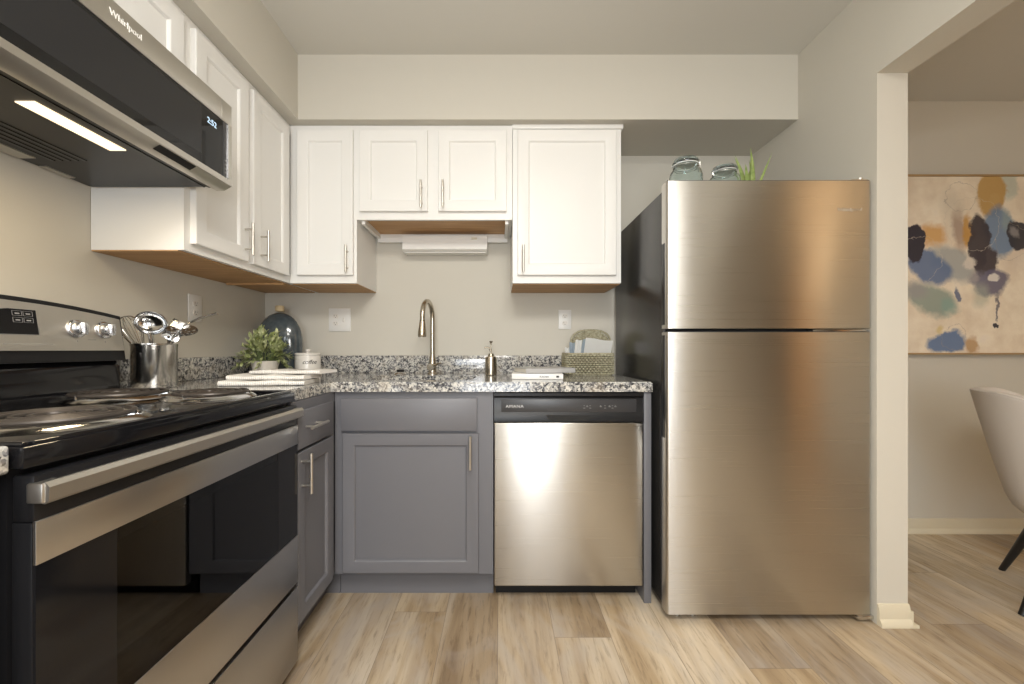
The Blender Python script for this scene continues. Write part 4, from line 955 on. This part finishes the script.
# ------------------------------------------------------------------ dining side: picture and chair
def m_art():
    m = mat('abstract_painting', (0.7, 0.6, 0.45), 0.6); t = NT(m)
    c = t.N('ShaderNodeTexCoord'); sp = t.N('ShaderNodeSeparateXYZ'); t.L(c.outputs['Object'], sp.inputs[0])
    n1 = t.noise(c.outputs['Object'], 7, 4, 0.6); n2 = t.noise(c.outputs['Object'], 22, 3, 0.6)
    s1 = t.N('ShaderNodeSeparateColor'); t.L(n1.outputs['Color'], s1.inputs[0]); s2 = t.N('ShaderNodeSeparateColor'); t.L(n2.outputs['Color'], s2.inputs[0])
    def warp(base, a, b): return t.math('ADD', base, t.math('ADD', t.math('MULTIPLY', t.math('SUBTRACT', a, 0.5), 0.10), t.math('MULTIPLY', t.math('SUBTRACT', b, 0.5), 0.035)))
    X = warp(sp.outputs[0], s1.outputs[0], s2.outputs[0]); Z = warp(sp.outputs[2], s1.outputs[1], s2.outputs[1])
    cur = t.ramp(n1.outputs[0], [(0.35, (0.74, 0.62, 0.48)), (0.6, (0.86, 0.76, 0.61)), (0.75, (0.82, 0.73, 0.63))])
    # (x, y, rx, ry, turn, colour, opacity, softness) in a 435 x 684 grid of 1.6 mm units
    B = [(380, 65, 28, 62, 0, (0.42, 0.50, 0.44), .6, .3), (190, 170, 40, 90, 10, (0.62, 0.56, 0.46), .5, .5), (400, 320, 45, 60, 0, (0.50, 0.38, 0.32), .35, .6),
         (320, 100, 48, 72, 0, (0.52, 0.32, 0.10), .95, .15), (325, 130, 20, 30, 0, (0.55, 0.36, 0.14), .8, .3), (185, 345, 85, 52, -30, (0.36, 0.38, 0.38), .85, .3), (100, 355, 82, 48, -28, (0.13, 0.19, 0.33), .95, .25),
         (110, 248, 46, 40, 0, (0.66, 0.38, 0.14), .95, .4), (48, 275, 34, 62, 0, (0.035, 0.03, 0.045), 1, .08), (110, 470, 92, 52, -20, (0.24, 0.31, 0.27), .85, .3), (60, 440, 45, 35, 0, (0.34, 0.32, 0.33), .7, .5), (165, 500, 30, 30, 0, (0.22, 0.38, 0.34), .6, .5),
         (165, 622, 66, 36, 10, (0.13, 0.20, 0.35), .97, .2), (252, 632, 24, 30, 0, (0.45, 0.25, 0.09), .8, .4), (138, 575, 14, 14, 0, (0.6, 0.45, 0.12), .6, .6), (205, 455, 8, 22, 0, (0.12, 0.15, 0.26), .9, .3),
         (210, 235, 26, 72, 8, (0.32, 0.20, 0.15), .7, .5), (238, 235, 18, 58, 0, (0.55, 0.29, 0.06), .9, .3), (348, 235, 56, 82, 8, (0.15, 0.24, 0.38), .92, .2), (375, 200, 22, 40, 0, (0.30, 0.38, 0.38), .6, .5),
         (275, 265, 32, 88, 0, (0.05, 0.04, 0.05), .97, .12), (300, 340, 42, 48, 0, (0.055, 0.042, 0.052), .97, .15), (322, 412, 56, 44, 20, (0.13, 0.12, 0.19), .92, .2), (275, 390, 30, 25, 0, (0.2, 0.19, 0.25), .7, .5), (330, 396, 22, 13, 0, (0.78, 0.74, 0.68), .9, .2),
         (245, 345, 22, 16, 30, (0.75, 0.68, 0.60), .8, .3), (285, 455, 32, 48, 0, (0.42, 0.46, 0.38), .5, .5), (340, 500, 5, 45, 0, (0.08, 0.08, 0.12), .8, .3), (338, 566, 7, 8, 0, (0.05, 0.05, 0.06), 1, .2),
         (412, 245, 34, 46, 15, (0.035, 0.033, 0.045), .97, .1), (400, 235, 14, 20, 30, (0.4, 0.38, 0.38), .6, .5),
         (520, 180, 50, 70, 0, (0.44, 0.30, 0.12), .8, .3), (560, 360, 80, 50, 20, (0.14, 0.19, 0.28), .9, .2), (620, 480, 70, 60, 0, (0.25, 0.33, 0.30), .8, .3), (700, 250, 45, 80, 0, (0.05, 0.045, 0.06), .95, .15), (780, 400, 60, 60, 0, (0.5, 0.33, 0.14), .8, .3)]
    for (x, y, rx, ry, tu, col, op, soft) in B:
        cx_, cz_ = (x - 4) * .0016, 0.989 - (y - 41) * .0016; ca_, sa_ = math.cos(R(tu)), math.sin(R(tu))
        dx = t.math('SUBTRACT', X, cx_); dz = t.math('SUBTRACT', Z, cz_)
        u = t.math('ADD', t.math('MULTIPLY', dx, ca_ / (rx * .0018)), t.math('MULTIPLY', dz, sa_ / (rx * .0018)))
        v = t.math('SUBTRACT', t.math('MULTIPLY', dz, ca_ / (ry * .0018)), t.math('MULTIPLY', dx, sa_ / (ry * .0018)))
        d2 = t.math('SQRT', t.math('ADD', t.math('MULTIPLY', u, u), t.math('MULTIPLY', v, v)))
        mr = t.N('ShaderNodeMapRange'); t.L(d2, mr.inputs[0]); mr.inputs[1].default_value = 1 - soft; mr.inputs[2].default_value = 1.0 + soft * .3; mr.inputs[3].default_value = op; mr.inputs[4].default_value = 0
        cur = t.mix(mr.outputs[0], cur, col)
    for (x, y, r_) in ((390, 270, 62), (70, 330, 75), (215, 110, 55), (190, 605, 40), (250, 210, 95)):   # thin drawn arcs
        dx = t.math('SUBTRACT', X, (x - 4) * .0016); dz = t.math('SUBTRACT', Z, 0.989 - (y - 41) * .0016)
        d2 = t.math('SQRT', t.math('ADD', t.math('MULTIPLY', dx, dx), t.math('MULTIPLY', dz, dz)))
        l_ = t.math('LESS_THAN', t.math('ABSOLUTE', t.math('SUBTRACT', d2, r_ * .0016)), 0.0016)
        cur = t.mix(t.math('MULTIPLY', l_, 0.45), cur, (0.62, 0.55, 0.46) if x in (70, 250) else (0.35, 0.30, 0.25))
    t.col(cur); t.bump(n2.outputs[0], 0.15, 0.003); return m
M['art'] = m_art()
pic = thing('painting', 'large framed abstract painting of blue, ochre and black patches on the dining wall', 'painting', (2.249, 2.30, 1.02))
o_ = obj('canvas', box(nbm(), 2.250, 3.70, 2.298, 2.318, 1.021, 2.009), M['art'], pic)
bm = nbm(); f0 = 0.006
box(bm, 2.242, 2.2495, 2.288, 2.328, 1.012, 2.018); box(bm, 3.7005, 3.708, 2.288, 2.328, 1.012, 2.018); box(bm, 2.2495, 3.7005, 2.288, 2.328, 1.012, 1.0205); box(bm, 2.2495, 3.7005, 2.288, 2.328, 2.0095, 2.018)
obj('frame', bm, M['framewood'], pic)

HX, HY = 2.345, 1.605
ch = thing('dining_chair', 'cream upholstered curved-back dining chair with black tapered legs by the opening', 'chair', (HX, HY, 0), None, 0, False)
FD = math.atan2(-0.70, 0.71)        # facing
bm = nbm(); nu, nv = 40, 12; outer = []; inner = []
for i in range(nu + 1):
    th = (i / nu - 0.5) * 2 * R(112); fall = abs(i / nu - 0.5) * 2
    ztop = 0.865 - 0.22 * max(0, (fall - 0.30) / 0.7) ** 1.6
    ro = []; ri = []
    for j in range(nv + 1):
        v = j / nv; z = 0.335 + (ztop - 0.335) * v; r_ = 0.205 + 0.130 * min(1, (z - 0.335) / 0.53) ** 0.85
        if v < 0.15: r_ -= 0.035 * (1 - v / 0.15) ** 2
        a = FD + PI + th; ro.append(bm.verts.new((HX + r_ * math.cos(a), HY + r_ * math.sin(a), z)))
        ri.append(bm.verts.new((HX + (r_ - 0.045) * math.cos(a), HY + (r_ - 0.045) * math.sin(a), z + (0.0 if j < nv else 0.0))))
    outer.append(ro); inner.append(ri)
for i in range(nu):
    for j in range(nv):
        bm.faces.new((outer[i][j], outer[i + 1][j], outer[i + 1][j + 1], outer[i][j + 1])); bm.faces.new((inner[i][j], inner[i][j + 1], inner[i + 1][j + 1], inner[i + 1][j]))
    bm.faces.new((outer[i][nv], outer[i + 1][nv], inner[i + 1][nv], inner[i][nv])); bm.faces.new((outer[i][0], inner[i][0], inner[i + 1][0], outer[i + 1][0]))
for i in (0, nu):
    for j in range(nv): bm.faces.new((outer[i][j], outer[i][j + 1], inner[i][j + 1], inner[i][j]))
bs_ = obj('backrest', bm, M['uphol'], ch, 50)
bv = bs_.modifiers.new('bevel', 'BEVEL'); bv.width = 0.012; bv.segments = 3; bv.limit_method = 'ANGLE'; bv.angle_limit = R(50)
pts = [(v_[0], v_[1], v_[2]) for v_ in [(HX + (0.335 if True else 0) * 0, HY, 0)]]
pp_ = []
for i in range(1, nu):
    th = (i / nu - 0.5) * 2 * R(112); fall = abs(i / nu - 0.5) * 2; zt_ = 0.865 - 0.22 * max(0, (fall - 0.30) / 0.7) ** 1.6
    r_ = 0.205 + 0.130 * min(1, (zt_ - 0.335) / 0.53) ** 0.85; a = FD + PI + th; pp_.append((HX + (r_ - 0.004) * math.cos(a), HY + (r_ - 0.004) * math.sin(a), zt_ - 0.004))
obj('piping', tube(nbm(), pp_, 0.0035, 6), M['uphol'], ch)
bm = nbm(); lathe(bm, [(0.0, 0.335), (0.165, 0.335), (0.19, 0.36), (0.215, 0.45), (0.20, 0.475), (0.12, 0.482), (0.0, 0.484)], HX + 0.05 * math.cos(FD), HY + 0.05 * math.sin(FD), 48)
obj('seat', bm, M['uphol'], ch)
for k, (ang, rb) in enumerate(((135, 0.330), (-135, 0.330), (45, 0.30), (-45, 0.30))):
    a = FD + R(ang); obj('leg', tube(nbm(), [(HX + 0.025 + rb * math.cos(a), HY + rb * math.sin(a), 0), (HX + 0.16 * math.cos(a), HY + 0.16 * math.sin(a), 0.345)], [0.011, 0.022], 20), M['blackwood'], ch)

# ------------------------------------------------------------------ the rest of the room, seen in reflections
cl = thing('ceiling_light', 'square opal ceiling light over the kitchen', 'ceiling light', (0.10, -0.35, ZC - 0.05))  # out of view, added to carry the kitchen fill light
obj('housing', box(nbm(), -0.32, 0.52, -0.77, 0.07, ZC - 0.03, ZC - 0.0005, 0.004), M['plate'], cl)
obj('diffuser', box(nbm(), -0.30, 0.50, -0.75, 0.05, ZC - 0.05, ZC - 0.031, 0.006), M['fixture'], cl)
cl = thing('ceiling_light', 'square opal ceiling light over the living area', 'ceiling light', (0.5, -2.0, ZC - 0.05))  # out of view, added to carry the living area fill light
obj('housing', box(nbm(), 0.13, 0.87, -2.47, -1.53, ZC - 0.03, ZC - 0.0005, 0.004), M['plate'], cl)
obj('diffuser', box(nbm(), 0.15, 0.85, -2.45, -1.55, ZC - 0.05, ZC - 0.031, 0.006), M['fixture'], cl)
pl = thing('pendant_lamp', 'warm drum pendant lamp over the dining area', 'lamp', (3.2, -0.1, 1.86))
obj('shade', lathe(nbm(), [(0.22, 1.87), (0.20, 1.94), (0.195, 1.94), (0.215, 1.87), (0.22, 1.87)], 3.2, -0.1, 40, cap=False), M['pendant'], pl)
obj('cord', cyl(nbm(), (3.2, -0.1, 1.94), (3.2, -0.1, ZC - 0.001), 0.003, None, 8), M['blackp'], pl)
dd = struct('door_1', box(nbm(), XD - 0.045, XD - 0.002, -1.68, -0.75, 0.0, 2.05, 0.003), M['oak'])  # unseen door, added for the orange band mirrored in the refrigerator
obj('door_handle', cyl(nbm(), (XD - 0.045, -0.82, 1.0), (XD - 0.10, -0.82, 1.0), 0.02), M['nickel'], dd)
bc = thing('tall_cupboard', 'tall brown wooden cupboard in the living area', 'cupboard', (XD - 0.10, -2.2, 0))  # unseen, added and shaped for the dark band mirrored in the refrigerator
obj('body', box(nbm(), XD - 0.19, XD - 0.01, -2.70, -1.74, 0.0, 1.95, 0.004), M['brownwood'], bc)
for y in (-2.69, -2.215): obj('door', box(nbm(), XD - 0.21, XD - 0.191, y, y + 0.465, 0.06, 1.93, 0.003), M['brownwood'], bc)
def curtain(x0, x1, y, label):
    bm = nbm(); n = int((x1 - x0) / 0.012); A = []
    for i in range(n + 1):
        x = x0 + (x1 - x0) * i / n; yy = y + 0.025 * math.sin(i * 0.9); A.append((bm.verts.new((x, yy, 0.03)), bm.verts.new((x, yy, 2.22))))
    for a, b in zip(A, A[1:]): bm.faces.new((a[0], b[0], b[1], a[1]))
    bmesh.ops.solidify(bm, geom=bm.faces[:], thickness=0.003)
    return single('curtain', bm, M['curtain'], label, 'curtain', ((x0 + x1) / 2, y, 0.03), 'white curtains along the rear wall')
curtain(-1.0, -0.62, YR + 0.06, 'white curtain left of the rear window'); curtain(3.50, 3.76, YR + 0.06, 'white curtain in the far right rear corner'); curtain(0.50, 0.78, YR + 0.06, 'white curtain right of the rear window')  # corner curtain is unseen, added as a bright streak for the refrigerator to mirror
